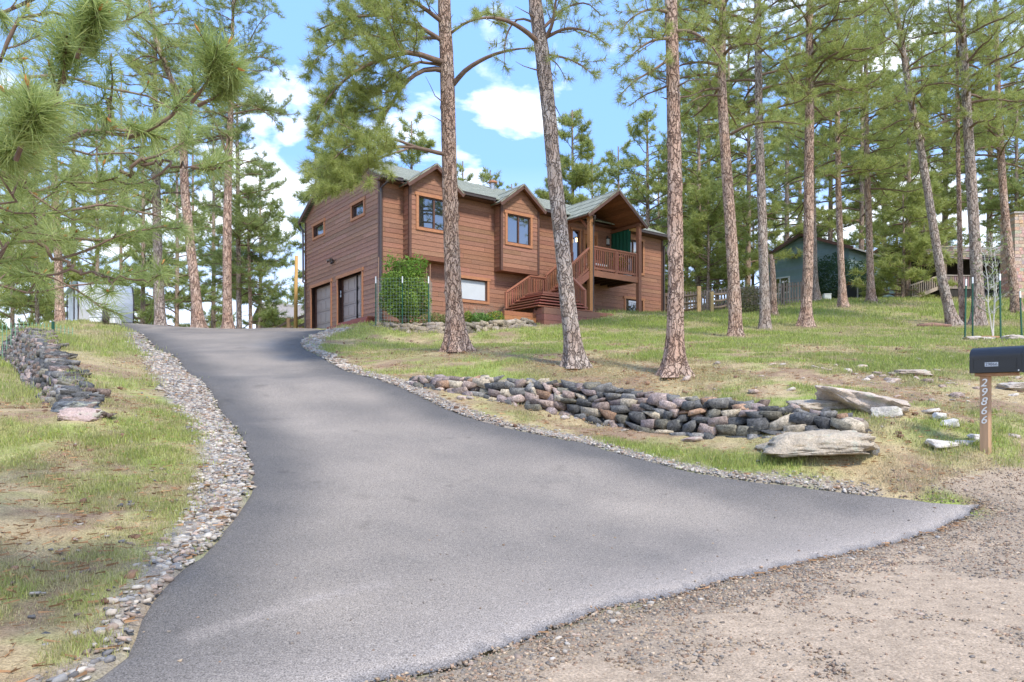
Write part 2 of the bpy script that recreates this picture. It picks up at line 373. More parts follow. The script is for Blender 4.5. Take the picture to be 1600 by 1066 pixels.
F_DRIVE = Field(lambda P: sdist(P, DRIVE)); F_ROAD = Field(lambda P: sdist(P, ROAD)); F_LG = Field(lambda P: sdist(P, LGRAV)); F_RG = Field(lambda P: sdist(P, RGRAV)); F_HOUSE = Field(lambda P: sdist(P, HOUSE))
def zones(P):
    d_drive = sdist(P, DRIVE); d_lg = sdist(P, LGRAV); d_rg = sdist(P, RGRAV); d_road = sdist(P, ROAD)
    return d_drive, d_lg, d_rg, d_road
TREE_SPOTS = [W(714,549,18), W(897,573,15), W(1052,586,13.5), W(1150,526,23), W(1197,514,26), W(1257,511,26.5), W(1316,480,36), W(1490,509,28), W(1527,504,29)]
def greenness(P):
    n = fbm(P[:, 0]*.55, P[:, 1]*.55, 5); n2 = fbm(P[:, 0]*2.1+40, P[:, 1]*2.1, 4)
    n3_ = fbm(P[:, 0]*6+7, P[:, 1]*6, 3); g = smooth((n*.45+n2*.33+n3_*.22-.40)/.20); g = g*np.where(P[:, 0] < -1.5, .85, 1.12)
    dw, sw, aw = pdist(P, WT[:, :2]); g = g*(1-.75*(1-smooth((dw-.2)/1.3)))     # dry duff round the wall
    for t in TREE_SPOTS: 
        r = np.hypot(P[:, 0]-t[0], (P[:, 1]-t[1])); g = g*(.15+.85*smooth((r-.5)/1.6))
    lush = np.exp(-((P[:, 0]-9)/7)**2-((P[:, 1]-24)/8)**2)*.35+np.exp(-((P[:, 0]+11)/3)**2-((P[:, 1]-19)/4)**2)*.7+np.exp(-((P[:,0]-12)/8)**2-((P[:,1]-36)/6)**2)*.5
    bank = np.exp(-((P[:, 0]-7.5)/2.2)**2-((P[:, 1]-11.7)/1.6)**2)*.75
    scr = np.exp(-((P[:, 0]+3.6)/.8)**2-((P[:, 1]-5.2)/.9)**2)*.9+np.exp(-((P[:, 0]+5.2)/1.1)**2-((P[:, 1]-6.3)/.8)**2)*.6
    return np.clip(g+lush-bank-scr, 0, 1)
# ground sheet ---------------------------------------------------------------
N_ = 560; u = np.linspace(-1, 1, N_); kx = 4.4; ax = 330/np.sinh(kx)
def warp(u, c): return c+ax*np.sinh(kx*u)
u2 = np.linspace(-1, 1, 640)
X, Y = np.meshgrid(warp(u, 0), 6+ax*.62*np.sinh((kx+.48)*u2), indexing='xy')
P = np.stack([X.ravel(), Y.ravel()], 1)
dd, dl, dr, dro = zones(P); zg = zf_exact(P)
bump = (fbm(P[:, 0]*3, P[:, 1]*3, 4)-.5)*.06*smooth(np.minimum(dro/.3, 1))+(fbm(P[:, 0]*11, P[:, 1]*11, 3)-.5)*.015
z = zg+bump*smooth(dd/.15)-.07*(1-smooth((dd+.06)/.10))
z = z+(fbm(P[:,0]*.9+5,P[:,1]*.9,3)-.5)*.12*smooth(dd/1.0)*smooth(dro/.6)*smooth((14-np.hypot(P[:,0],P[:,1]-8))/8+.2)
dh = sdist(P, HOUSE); z = z-.3*(1-smooth((dh+.5)/.4))
g = greenness(P)[:, None]
n3 = fbm(P[:, 0]*5, P[:, 1]*5, 4)[:, None]; n4 = fbm(P[:, 0]*1.7+9, P[:, 1]*1.7, 4)[:, None]
green = np.array([.20, .25, .062]); straw = np.array([.40, .31, .18]); duff = np.array([.27, .185, .125]); moss = np.array([.13, .12, .02])
dry = straw*(1-smooth((n4-.42)/.2))+duff*smooth((n4-.42)/.2)
c = dry*(1-g)+(green*(.8+.5*n3)+.25*straw*(1-n3))*g
st = lambda d, w: smooth(-d/w+.5)[:, None]
gravel = np.array([.27, .235, .20]); dirt = np.array([.41, .315, .225]); rgv = np.array([.29, .23, .17])
edge = smooth((np.abs(dro+ .0) < 0)*1.0)
dre, _s, _a = pdist(P, np.vstack([road_edge, G(1535,787,7.5)]))
c = c*(1-st(dl, .25))+gravel*st(dl, .25); c = c*(1-st(dr, .12))+gravel*st(dr, .12)
wr = st(dro+(n4[:, 0]-.5)*.5, .25)
bandw = .42+.5*(n4[:, 0]-.4)
inb = smooth((bandw-dre)/.25)[:, None]; inb = np.maximum(inb, smooth((fbm(P[:,0]*1.3+3,P[:,1]*1.3+30,3)-.6)/.06)[:,None]*.6)
far_shoulder = smooth((1.0+.6*n4[:, 0]+dro)/.5)[:, None]*(P[:, 0] > 4.4)[:, None]
roadc = dirt*(.92+.2*n3)*(1-inb)+rgv*inb; roadc = roadc*(1-far_shoulder*.7)+rgv*far_shoulder*.7
c = c*(1-wr)+roadc*wr
iy, ix = np.meshgrid(np.arange(len(u2)-1), np.arange(N_-1), indexing='ij'); q = iy*N_+ix
Fq = np.stack([q, q+1, q+1+N_, q+N_], -1).reshape(-1, 4)
M['ground'] = attr('ground_soil_grass', .95, .25, 9, .012, 60, spec=.05, fine=(70, .45))
def cut_mesh(sel, name, label):
    Fs = Fq[sel]; used, inv = np.unique(Fs, return_inverse=True); V_ = np.column_stack([P, z])[used]
    tag(arr_mesh(name, V_, inv.reshape(Fs.shape), M['ground'], col=c[used], smooth_=True), kind='structure', label=label)
on_road = dro[Fq].mean(1) < -.05
cut_mesh(~on_road, 'ground', 'grassy sloping ground with dry straw patches'); cut_mesh(on_road, 'dirt_road', 'packed tan dirt road crossing the foot of the driveway')
# asphalt drive ---------------------------------------------------------------
xs = []
B = DRIVE; lo = B.min(0); hi = B.max(0)
for a0, a1, b0, b1, h in ((-4, 6, .5, 10, .085), (-12, 3, 10, 18, .16), (-22, 0, 18, 39, .35)):
    gx, gy = np.meshgrid(np.arange(a0, a1, h), np.arange(b0, b1, h)); q = np.stack([gx.ravel(), gy.ravel()], 1)+(rng.random((gx.size, 2))-.5)*h*.5
    xs.append(q[sdist(q, DRIVE) < -h*.6])
inner = np.vstack(xs); allp = np.vstack([DRIVE, inner])
r = delaunay_2d_cdt([Vector(p) for p in allp], [], [list(range(len(DRIVE)))], 1, 1e-5)
V2 = np.array([v[:] for v in r[0]]); T2 = [f for f in r[2]]
d2 = -sdist(V2, DRIVE); zz = zf_exact(V2)+.018-.03*(1-smooth(d2/.07))
le, _s, _a = pdist(V2, left_edge); re_, _s, _a = pdist(V2, right_edge); ro, _s, _a = pdist(V2, road_edge)
worn = smooth((np.minimum(le, re_)-.15)/.9); n5 = fbm(V2[:, 0]*.7, V2[:, 1]*.7+5, 4); n6 = fbm(V2[:, 0]*2.5, V2[:, 1]*2.5, 4)
dark = np.array([.116, .107, .098]); lite = np.array([.30, .256, .210]); dust = np.array([.335, .29, .25])
w = np.clip(worn*(.38+1.1*(n5-.3))+(n6-.5)*.35, 0, 1)[:, None]
ca = dark*(1-w)+lite*w
cr_ = np.abs(fbm(V2[:, 0]*.45+31, V2[:, 1]*.45+7, 5)-.5); ca = ca*(1-.28*np.exp(-(cr_/.004)**2)*(n5 > .5))[:, None]
wd = np.clip(np.exp(-ro/.33)*1.0+(n6-.5)*.3*np.exp(-ro/1.2)+.22*np.exp(-ro/1.5), 0, 1)[:, None]; ca = ca*(1-wd)+dust*wd
seam = np.array([G(300,1012,3.75), G(370,988,3.95), G(500,955,4.4), G(600,932,4.7)]); sd, _s, _a = pdist(V2, seam)
sw = (np.exp(-(sd/.05)**2)*.6*(.4+n6))[:, None]; ca = ca*(1-sw)+dust*sw
tyre, _s, _a = pdist(V2, np.array([G(480,900,5.3), G(560,800,6.8), G(640,740,8.3), G(900,735,8.4)])); tw = (np.exp(-(tyre/.5)**2)*.35)[:, None]; ca = ca*(1-tw)+lite*tw
nb = len(V2); tri = np.array(T2)
skirt_b = np.column_stack([V2[:len(DRIVE)], zz[:len(DRIVE)]-.12]); k = np.arange(len(DRIVE)); k1 = (k+1) % len(DRIVE)
tri = np.vstack([tri, np.stack([k, k1, nb+k1], 1), np.stack([k, nb+k1, nb+k], 1)])
M['asphalt'] = attr('asphalt_worn', .86, .20, 42, .006, 90, spec=.2, fine=(120, .8))
dv = arr_mesh('driveway', np.vstack([np.column_stack([V2, zz]), skirt_b]), tri, M['asphalt'], col=np.vstack([ca, ca[:len(DRIVE)]]), smooth_=True)
tag(dv, kind='structure', label='curving grey asphalt driveway climbing to the garage')
# loose stones ----------------------------------------------------------------
PAL = np.array([[.38,.345,.30],[.26,.25,.24],[.38,.29,.23],[.18,.17,.165],[.44,.38,.31],[.34,.29,.23],[.25,.19,.15],[.50,.45,.38]])
def scatter(name, label, N, box, accept, size, pal, sub, mat, flat=.6, seed=3, col_amt=.25, sink=.25, cat='gravel', lift=0):
    r = np.random.default_rng(seed); Q = r.random((N, 2))*[box[1]-box[0], box[3]-box[2]]+[box[0], box[2]]
    w = accept(Q); Q = Q[r.random(len(Q)) < w]
    D = np.hypot(Q[:, 0], Q[:, 1]); s = size[0]+(size[1]-size[0])*r.random(len(Q))**2.2
    Pz = zf(Q); dQ = F_DRIVE(Q); Pz = np.where(dQ < 0, Pz+.018, Pz)
    pos = np.column_stack([Q, Pz+s*(.5-sink)*flat+lift])
    c = pal[r.integers(0, len(pal), len(Q))]*(1+(r.random((len(Q), 1))-.5)*2*col_amt)
    V, Fa, C = rocks(pos, s, sub, flat, seed=seed, col=c)
    o = arr_mesh(name, V, Fa, mat, col=C, smooth_=False)
    tag(o, label, cat, kind='stuff'); return len(Q)
M['pebble'] = attr('pebble_stone', .8, .2, 50, .002, 120, spec=.3)
dens = lambda Q, d0: np.clip((d0/np.maximum(np.hypot(Q[:, 0], Q[:, 1]), .1))**1.2, 0, 1)
def acc_l(Q):
    d = F_LG(Q); dd_ = F_DRIVE(Q); return smooth(-d/.25+.35+.35*(fbm(Q[:,0]*2,Q[:,1]*2,3)-.5)*2)*dens(Q, 12)*(dd_ > -.0)
n1 = scatter('river_gravel', 'pale rounded gravel band along the left side of the driveway', 150000, (-9.5, -1.5, 2.2, 16), acc_l, (.012, .038), PAL*.95, 2, M['pebble'], .55, 5)
def acc_l2(Q): return smooth(-F_LG(Q)/.4+.4)*(F_DRIVE(Q) > 0)
scatter('upper_gravel', 'pale gravel band on the upper left side of the driveway', 16000, (-16, -7, 13, 28), acc_l2, (.03, .06), PAL, 1, M['pebble'], .55, 6)
def acc_r(Q): return smooth(-F_RG(Q)/.22+.55+1.6*(fbm(Q[:,0]*3,Q[:,1]*3,3)-.5))*(F_DRIVE(Q) > .0)*.85
scatter('edge_gravel', 'pale crushed gravel strip between driveway and long stone wall', 150000, (-4.5, 6.5, 7, 16.5), acc_r, (.012, .030), PAL*1.0, 1, M['pebble'], .6, 8)
scatter('corner_gravel', 'tan gravel on the driveway corner below the garden wall', 14000, (-8.5, -3, 16, 26.5), acc_r, (.03, .07), PAL[[0,2,4,5,7]], 1, M['pebble'], .6, 9)
def acc_road(Q):
    d, s, a = pdist(Q, np.vstack([road_edge, G(1535,787,7.5)])); n = fbm(Q[:,0]*1.7, Q[:,1]*1.7+3, 3)
    clump = smooth((fbm(Q[:,0]*1.3+3,Q[:,1]*1.3+30,3)-.57)/.08)
    w = smooth((.55+.6*(n-.4)-d)/.25)*(F_DRIVE(Q) > 0)
    w = np.maximum(w, (F_ROAD(Q) < .15)*(F_DRIVE(Q) > 0)*(clump*.5+.05))
    sh = (Q[:, 0] > 4.2)*smooth((F_ROAD(Q)+1.1+.5*n)/.4)*(F_ROAD(Q) < .35)*(F_DRIVE(Q) > 0); w = np.maximum(w, sh*.8)
    w = np.maximum(w, .003*(F_DRIVE(Q) < 0)*(d < 2))
    return w*dens(Q, 5.5)
scatter('road_gravel', 'small brown and grey gravel along the edge of the dirt road', 260000, (-2.5, 9.5, 2.6, 10), acc_road, (.005, .015), PAL[[1,2,3,4,5,6,6,3]]*[.98, .88, .76], 1, M['pebble'], .65, 11)
def acc_road2(Q):
    d, s, a = pdist(Q, road_edge); return smooth((.5-d)/.3)*(F_DRIVE(Q) > 0)*.05+.0015*(F_ROAD(Q) < 0)
scatter('road_cobbles', 'larger loose pale pebbles in the road edge gravel', 16000, (-2.5, 8, 2.6, 9), acc_road2, (.014, .034), PAL[[0,4,5,2]]*1.0, 2, M['pebble'], .6, 12)
def acc_lawn(Q):
    d0 = np.minimum(F_DRIVE(Q), F_ROAD(Q)); bank = np.exp(-((Q[:, 0]-7.2)/2.4)**2-((Q[:, 1]-11.7)/1.7)**2)
    lft = np.exp(-(F_LG(Q)/.6)**2)*.5
    scr = np.exp(-((Q[:, 0]+3.4)/.9)**2-((Q[:, 1]-5.2)/1.2)**2)*.45
    return (d0 > .1)*np.clip(.03+bank*.75+lft+scr, 0, 1)*(1-.8*greenness(Q))*dens(Q, 8)
scatter('lawn_pebbles', 'scattered small stones lying in the thin grass', 26000, (-10, 12, 3, 16), acc_lawn, (.008, .034), np.vstack([PAL[[0,2,3,5,6]]*.8]), 1, M['pebble'], .5, 13, cat='pebbles')
def acc_cone(Q): return (F_DRIVE(Q) > .1)*(F_ROAD(Q) > .1)*(1-.7*greenness(Q))*.9
scatter('pine_cones', 'small brown pine cones lying about the dry grass', 900, (-9, 14, 4, 24), acc_cone, (.028, .05), np.array([[.16,.09,.055],[.22,.13,.08]]), 3, M['pebble'], .8, 14, cat='pine cones')
# ------------------------------------------------------------------ grass
def blades(Q, h, nb, width, colr, seed, spread=.05, lean=.6):
    r = np.random.default_rng(seed); n = len(Q); z = zf(Q)
    P0 = np.repeat(np.column_stack([Q, z-.01]), nb, 0); m = n*nb
    P0[:, :2] += r.normal(size=(m, 2))*np.repeat(spread, nb)[:, None] if hasattr(spread, '__len__') else r.normal(size=(m, 2))*spread
    H = np.repeat(h, nb)*(.45+.75*r.random(m)); Wd = np.repeat(width, nb)*(.7+.6*r.random(m))
    az = r.random(m)*6.283; ln = lean*r.random(m)*H; az2 = r.random(m)*6.283
    sx, sy = np.cos(az2)*Wd/2, np.sin(az2)*Wd/2
    a = P0+np.stack([-sx, -sy, 0*sx], 1); b = P0+np.stack([sx, sy, 0*sx], 1)
    mid = P0+np.stack([np.cos(az)*ln*.35, np.sin(az)*ln*.35, H*.6], 1)
    c1 = mid+np.stack([sx, sy, 0*sx], 1)*.75; c0 = mid-np.stack([sx, sy, 0*sx], 1)*.75
    t = P0+np.stack([np.cos(az)*ln, np.sin(az)*ln, H], 1)
    V = np.stack([a, b, c1, c0, t], 1).reshape(-1, 3); k = np.arange(m)*5
    Fa = np.stack([np.stack([k, k+1, k+2], 1), np.stack([k, k+2, k+3], 1), np.stack([k+3, k+2, k+4], 1)], 1).reshape(-1, 3)
    C = np.repeat(np.repeat(colr, nb, 0)*(1+(r.random((m, 1))-.5)*.5), 5, 0)
    return V, Fa, C
def leaf_attr(name, transl=.35):
    m, nt, b, o = new_mat(name); a = nd(nt, 'ShaderNodeAttribute', attribute_name='Col')
    nt.links.new(a.outputs[0], b.inputs['Base Color']); b.inputs['Roughness'].default_value = .6; b.inputs['Specular IOR Level'].default_value = .25
    t = nd(nt, 'ShaderNodeBsdfTranslucent', {'Color': a.outputs[0]})
    nt.links.new(nd(nt, 'ShaderNodeMixShader', {0: transl, 1: b.outputs[0], 2: t.outputs[0]}).outputs[0], o.inputs[0]); return m
M['grass'] = leaf_attr('grass_blades')
def grass(name, label, N, box, seed, hmul=1, nb=6, dpow=1.0, d0=6, extra=None):
    r = np.random.default_rng(seed); Q = r.random((N, 2))*[box[1]-box[0], box[3]-box[2]]+[box[0], box[2]]
    D = np.hypot(Q[:, 0], Q[:, 1]); ang = Q[:, 0]/np.maximum(Q[:, 1], .1)
    keep = (np.abs(ang) < .95) & (F_DRIVE(Q) > .06) & (F_ROAD(Q) > .05) & (F_HOUSE(Q) > .3)
    Q = Q[keep]; D = D[keep]; g = greenness(Q)
    clump = fbm(Q[:, 0]*3.1+3, Q[:, 1]*3.1, 3)
    p = np.clip(.26+.75*g+1.6*(clump-.5), .10, 1)*np.clip((d0/D)**dpow, 0, 1)
    p *= np.where(F_LG(Q) < -.05, .025, 1)*np.where(F_RG(Q) < 0, .02, 1)
    if extra is not None: p *= extra(Q)
    k = r.random(len(Q)) < p; Q = Q[k]; D = D[k]; g = g[k]; clump = clump[k]
    mixg = np.clip(g*1.0-.12+.8*(r.random(len(Q))-.5), 0, 1)[:, None]
    col_ = np.array([.50, .42, .25])*(1-mixg)+(np.array([.24, .33, .075])*(.8+.5*r.random((len(Q), 1)))+np.array([.13, .07, .01])*r.random((len(Q), 1)))*mixg
    h = (.022+.035*g+.05*r.random(len(Q))**2*g+.03*(clump-.4))*hmul
    V, Fa, C = blades(Q, h, nb, .0022+.00055*D, col_, seed, np.full(len(Q), .02)+.004*D)
    o = arr_mesh(name, V, Fa, M['grass'], col=C); tag(o, label, 'grass', kind='stuff')
grass('near_grass', 'short patchy grass on the left of the driveway', 110000, (-9, -1.4, 2.5, 10.5), 21, .8, 7, .5, 5)
grass('verge_grass', 'dry and green grass on the roadside bank by the mailbox', 90000, (0, 13, 7, 16), 22, .9, 7, .3, 8)
grass('lawn_grass', 'green lawn between the driveway and the pine trunks', 150000, (-9, 26, 12, 30), 23, 1.15, 5, .25, 14)
grass('hill_grass', 'pale grass on the rising slope under the far pines', 70000, (-2, 48, 27, 50), 24, 2.0, 5, .2, 26)
grass('bank_grass', 'tall bright grass on the bank above the dark stone wall', 60000, (-22, -6, 9, 33), 25, 2.0, 6, .2, 14)
# taller dry fringe along the road on the right
r_ = np.random.default_rng(31); Q = r_.random((9000, 2))*[7, 2.2]+[3.5, 7.4]
d_ = F_ROAD(Q); Q = Q[(d_ > .03) & (d_ < .55) & (F_DRIVE(Q) > .1)]
V, Fa, C = blades(Q, np.full(len(Q), .055), 5, np.full(len(Q), .005), np.tile([.55, .46, .29], (len(Q), 1)), 31, np.full(len(Q), .04))
tag(arr_mesh('straw_fringe', V, Fa, M['grass'], col=C), 'fringe of dry straw coloured grass beside the dirt road', 'grass', kind='stuff')
# ------------------------------------------------------------------ dry stone walls
def clip_cell(p, others, box):
    poly = [(box[0], box[2]), (box[1], box[2]), (box[1], box[3]), (box[0], box[3])]
    for o in others:
        mx, my = (p[0]+o[0])/2, (p[1]+o[1])/2; nx, ny = o[0]-p[0], o[1]-p[1]; out = []
        for i in range(len(poly)):
            a = poly[i]; b = poly[(i+1) % len(poly)]
            da = (a[0]-mx)*nx+(a[1]-my)*ny; db = (b[0]-mx)*nx+(b[1]-my)*ny
            if da <= 0: out.append(a)
            if da*db < 0: t = da/(da-db); out.append((a[0]+(b[0]-a[0])*t, a[1]+(b[1]-a[1])*t))
        poly = out
        if len(poly) < 3: return None
    return poly
def stone_wall(name, label, T, Bt, thick, cw, ch, pal, wts, outward, seed, cap=(.16, .09), mat='stone'):
    """T: crest polyline, Bt: foot polyline (same length); stones fitted as an irregular packing"""
    r = random.Random(seed); L = float(np.linalg.norm(np.diff(T[:, :2], axis=0), axis=1).sum())
    s = np.concatenate([[0], np.cumsum(np.linalg.norm(np.diff(T[:, :2], axis=0), axis=1))])
    foot_z = zf(Bt[:, :2])-.12; root = empty(name, (T[0][0], T[0][1], T[0][2]), 0, label, 'stone wall')
    base = np.array([T[0][0], T[0][1], T[0][2]])
    def pt(q, h, o):
        q = min(max(q, 0), L); t = np.array([np.interp(q, s, T[:, k]) for k in range(3)])
        b = np.array([np.interp(q, s, Bt[:, 0]), np.interp(q, s, Bt[:, 1]), np.interp(q, s, foot_z)])
        H = max(t[2]-b[2], .02); f = 1-min(max(h/H, 0), 1.2)
        p = t*(1-f)+b*f; k = min(int(q/L*(len(T)-1)), len(T)-2); d = T[k+1]-T[k]; nn = np.array([d[1], -d[0], 0]); nn /= np.linalg.norm(nn)
        return p+nn*o*outward-base, H
    Hm = max(pt(q, 0, 0)[1] for q in np.linspace(0, L, 40))
    an = ch/cw; pts = []; row = 0; y = ch*.4
    while y < Hm+ch*2:
        x = -cw+r.random()*cw
        while x < L+cw:
            k = r.choice([.45, .6, .8, 1, 1.3, 1.9]); x += cw*k*.5; pts.append((x*an, y+r.uniform(-.42, .42)*ch)); x += cw*k*.5
        y += ch*r.choice([.65, .9, 1.15, 1.3]); row += 1
    mb = MB(); back = MB(); cells = []
    for i, p in enumerate(pts):
        q = p[0]/an
        if not 0 <= q <= L: continue
        H = pt(q, 0, 0)[1]
        if p[1] > H-ch*.15: continue
        oth = [o for o in pts if o is not p and abs(o[0]-p[0]) < ch*4 and abs(o[1]-p[1]) < ch*4]
        poly = clip_cell(p, oth, (p[0]-ch*2.2, p[0]+ch*2.2, p[1]-ch*1.2, p[1]+ch*1.2))
        if not poly or len(poly) < 3: continue
        cx = sum(a for a, b in poly)/len(poly); cy = sum(b for a, b in poly)/len(poly)
        # jitter and subdivide outline
        ring = []
        for j in range(len(poly)):
            a = poly[j]; b = poly[(j+1) % len(poly)]
            ring.append((a[0]*.96+(poly[j-1][0]+b[0])*.02+r.uniform(-.04, .04)*ch, a[1]*.96+(poly[j-1][1]+b[1])*.02+r.uniform(-.04, .04)*ch)); e = r.uniform(-.09, .05)*ch
            ring.append(((a[0]+b[0])/2+(cy-a[1])*0+r.uniform(-.03, .03)*ch, (a[1]+b[1])/2+e))
        n = len(ring); out = r.uniform(-.06, -.02); vs = []; sx, sy = r.uniform(-.05, .05), r.uniform(-.05, .05)
        for sc_, o in ((.93, -thick), (.97, out-.012), (.93, out+.008), (.72, out+.022+r.uniform(0, .012))):
            for (a, b) in ring:
                aa = cx+(a-cx)*sc_; bb = cy+(b-cy)*sc_; P_, _ = pt(aa/an, min(bb, H+ch*.5), o+(aa-cx)*sx*2+(bb-cy)*sy*3+r.uniform(-.006, .006)); vs.append(P_)
        fs = [(k*n+j, k*n+(j+1) % n, (k+1)*n+(j+1) % n, (k+1)*n+j) for k in range(3) for j in range(n)]
        ctr, _ = pt(cx/an, min(cy, H+ch*.5), out+.028+r.uniform(-.008, .012)); vs.append(ctr)
        fs += [(3*n+j, 3*n+(j+1) % n, 4*n) for j in range(n)]
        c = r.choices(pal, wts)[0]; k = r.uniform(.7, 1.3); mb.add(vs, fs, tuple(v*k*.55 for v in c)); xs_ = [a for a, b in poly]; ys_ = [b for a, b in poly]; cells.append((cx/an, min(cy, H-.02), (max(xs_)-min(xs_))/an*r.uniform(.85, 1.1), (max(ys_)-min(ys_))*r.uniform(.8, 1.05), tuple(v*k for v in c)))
    # the face stones: boxy angular rocks seated on the packing
    R = np.random.default_rng(seed+50); allV = []; allC = []; allF = []; off = 0
    for (cx_, cy_, w_, h_, c_) in cells:
        V0, F0 = HULL[4][R.integers(0, 40)]; V = V0*R.choice([-1, 1], 3)*[1, 1, 1]
        a = R.normal()*.22; x = V[:, 0]*w_*.52; zz = V[:, 2]*h_*.54; x, zz = x*math.cos(a)-zz*math.sin(a)*.7, zz*math.cos(a)+x*math.sin(a)*.7
        p0, _ = pt(cx_, cy_, .0+R.random()*.05); p1, _ = pt(cx_+.05, cy_, 0); pm, _ = pt(cx_-.05, cy_, 0); t = (p1-pm); t[2] *= .6; t /= max(np.linalg.norm(t), 1e-6); nv_ = np.array([t[1], -t[0], 0])*outward; nv_ /= np.linalg.norm(nv_)
        allV.append(p0+x[:, None]*t+(V[:, 1]*(.06+.06*R.random()))[:, None]*nv_+zz[:, None]*np.array([0, 0, 1.])); allC.append(np.tile(c_, (len(V0), 1))); allF.append(F0+off); off += len(V0)
    arr_mesh('face_stones', np.vstack(allV), np.vstack(allF), M[mat], root, col=np.vstack(allC))
    # packed fill behind
    for i in range(len(T)-1):
        a, H1 = pt(s[i], -.1, -.07); b, H2 = pt(s[i+1], -.1, -.07); a2, _ = pt(s[i], H1-.05, -.07); b2, _ = pt(s[i+1], H2-.05, -.07)
        a3, _ = pt(s[i], -.1, -thick-.1); b3, _ = pt(s[i+1], -.1, -thick-.1); a4, _ = pt(s[i], H1-.05, -thick-.1); b4, _ = pt(s[i+1], H2-.05, -thick-.1)
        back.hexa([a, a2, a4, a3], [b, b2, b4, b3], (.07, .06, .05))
    # cap stones, flat slabs
    q = .05
    capP = []; capS = []
    while q < L:
        H = pt(q, 0, 0)[1]; p_, _ = pt(q, H+.0, r.uniform(-.12, .0)); capP.append(p_+np.array([0, 0, .0])); k = r.uniform(.7, 1.3)*cap[0]; capS.append(k); q += k*1.15
        if r.random() < .5: p_, _ = pt(q, H, r.uniform(-.4, -.15)); capP.append(p_); capS.append(k*.8)
    cc = np.array([np.array(r.choices(pal, wts)[0])*r.uniform(.8, 1.25) for _ in capP])
    V, Fa, cc = rocks(np.array(capP), np.array(capS), 4, cap[1]/cap[0], 1.0, 9, seed, col=cc)
    mb.build('stones', M[mat], root); back.build('rubble_core', M[mat], root)
    arr_mesh('cap_stones', V, Fa, M[mat], root, col=cc); return root
M['stone'] = attr('field_stone', .88, .5, 18, .006, 40, spec=.15, fine=(45, .55), tint=((.27, .26, .22), 12, .58, .72))
dark_s = (.10, .098, .095); olive = (.17, .155, .12); pink = (.34, .26, .22); tan = (.38, .32, .235); slate = (.19, .18, .165); rust = (.30, .19, .125); brown = (.17, .125, .10); mauve = (.24, .19, .175)
stone_wall('dry_stone_wall', 'long low dry stone wall of grey, black and pink rocks beside the driveway', WT, WTf, .22, .22, .112, [dark_s, slate, olive, pink, tan, rust, mauve], [22, 18, 14, 15, 12, 4, 12], 1, 5, cap=(.13, .06))
stone_wall('terrace_stone_wall', 'dark dry stone wall curving down the grass bank left of the driveway', LT, LTf, .25, .2, .1, [dark_s, slate, olive, mauve, brown, pink], [22, 20, 12, 16, 16, 7], 1, 9, cap=(.13, .05))
# garden wall near the house
GT = spline([W(556,524,25.4), W(585,512,25.5), W(620,508,25.0), W(680,509,24.8), W(735,508,24.8), W(790,504,25.6), W(835,504,26.4)], 40)
GB = GT.copy(); GB[:, :2] += np.array([-.02, -.22])
stone_wall('garden_stone_wall', 'low tan boulder wall edging the flower bed in front of the house', GT, GB, .3, .30, .17, [(.30, .245, .175), (.22, .185, .14), (.18, .155, .12), (.30, .25, .20)], [5, 4, 3, 3], 1, 12, cap=(.2, .11))
# ------------------------------------------------------------------ single rocks
def boulder(label, px, py, D, size, scale, rz, col_, seed, flat=.6, name='boulder', tilt=0, ang=.75, mat='boulder', group=None):
    import bmesh
    r = np.random.default_rng(seed); V, F0 = hull(r, 22 if size > .25 else 14, .6); bm = bmesh.new(); vs_ = [bm.verts.new(v) for v in V]; [bm.faces.new([vs_[k] for k in f]) for f in F0]
    bmesh.ops.subdivide_edges(bm, edges=bm.edges, cuts=9 if size > .25 else 3, use_grid_fill=True); bmesh.ops.triangulate(bm, faces=bm.faces); bm.verts.index_update()
    V = np.array([v.co[:] for v in bm.verts]); F0 = np.array([[v.index for v in f.verts] for f in bm.faces]); bm.free()
    n_ = fbm(V[:, 0]*2.2+V[:, 2]*2+seed, V[:, 1]*2.2+V[:, 2]*1.3, 5)-.5; rid = 1-np.abs(2*fbm(V[:, 0]*1.3+seed*3, V[:, 2]*3.5+V[:, 1]*.8, 3)-1)
    V = V*(1+n_*.30-.14*np.maximum(rid-.8, 0)*5*.6)[:, None]
    st_ = (vnoise(V[:, 2]*6+seed, V[:, 0]*1.2+V[:, 1])-.5)*.11*(V[:, 2] < .75); V[:, :2] *= (1+st_)[:, None]
    V = V*np.array(scale)*size; a = math.radians(tilt); c, s = math.cos(a), math.sin(a)
    V = np.column_stack([V[:, 0]*c-V[:, 2]*s, V[:, 1], V[:, 0]*s+V[:, 2]*c])
    p = W(px, py, D); z0 = zf(np.array([[p[0], p[1]]]))[0]
    up = V[:, 2] > 0; n = fbm(V[:, 0]*9/size*.3+seed, V[:, 1]*9/size*.3+V[:, 2]*5, 4)
    C = np.array(col_)*(.75+.5*n[:, None])
    o = arr_mesh(name, V, F0, M[mat], col=C, smooth_=False, loc=(p[0], p[1], z0+scale[2]*size*.45)); o.rotation_euler = (0, 0, math.radians(rz))
    tag(o, label, 'rock', group); return o
M['boulder'] = attr('boulder_rock', .9, .3, 5, .05, 9, spec=.2, fine=(55, .3), tint=((.38, .38, .29), 7, .55, .68))
boulder('large flat lichen covered boulder at the end of the long stone wall', 1276, 706, 8.6, .66, (1.0, .62, .26), -5, (.42, .35, .26), 4, tilt=2, ang=.8)
boulder('wide slanting outcrop of pale bedrock on the bank behind the stone wall', 1345, 646, 10.2, .62, (1.0, .75, .30), -22, (.50, .41, .33), 14, tilt=-14)
boulder('low pale slab rock beside the slanting outcrop, towards the wall', 1268, 640, 10.4, .42, (1, .7, .26), 14, (.42, .36, .29), 15)
boulder('small tan slab at the lower foot of the slanting outcrop', 1385, 668, 9.7, .2, (1, .7, .5), 14, (.50, .46, .40), 16)
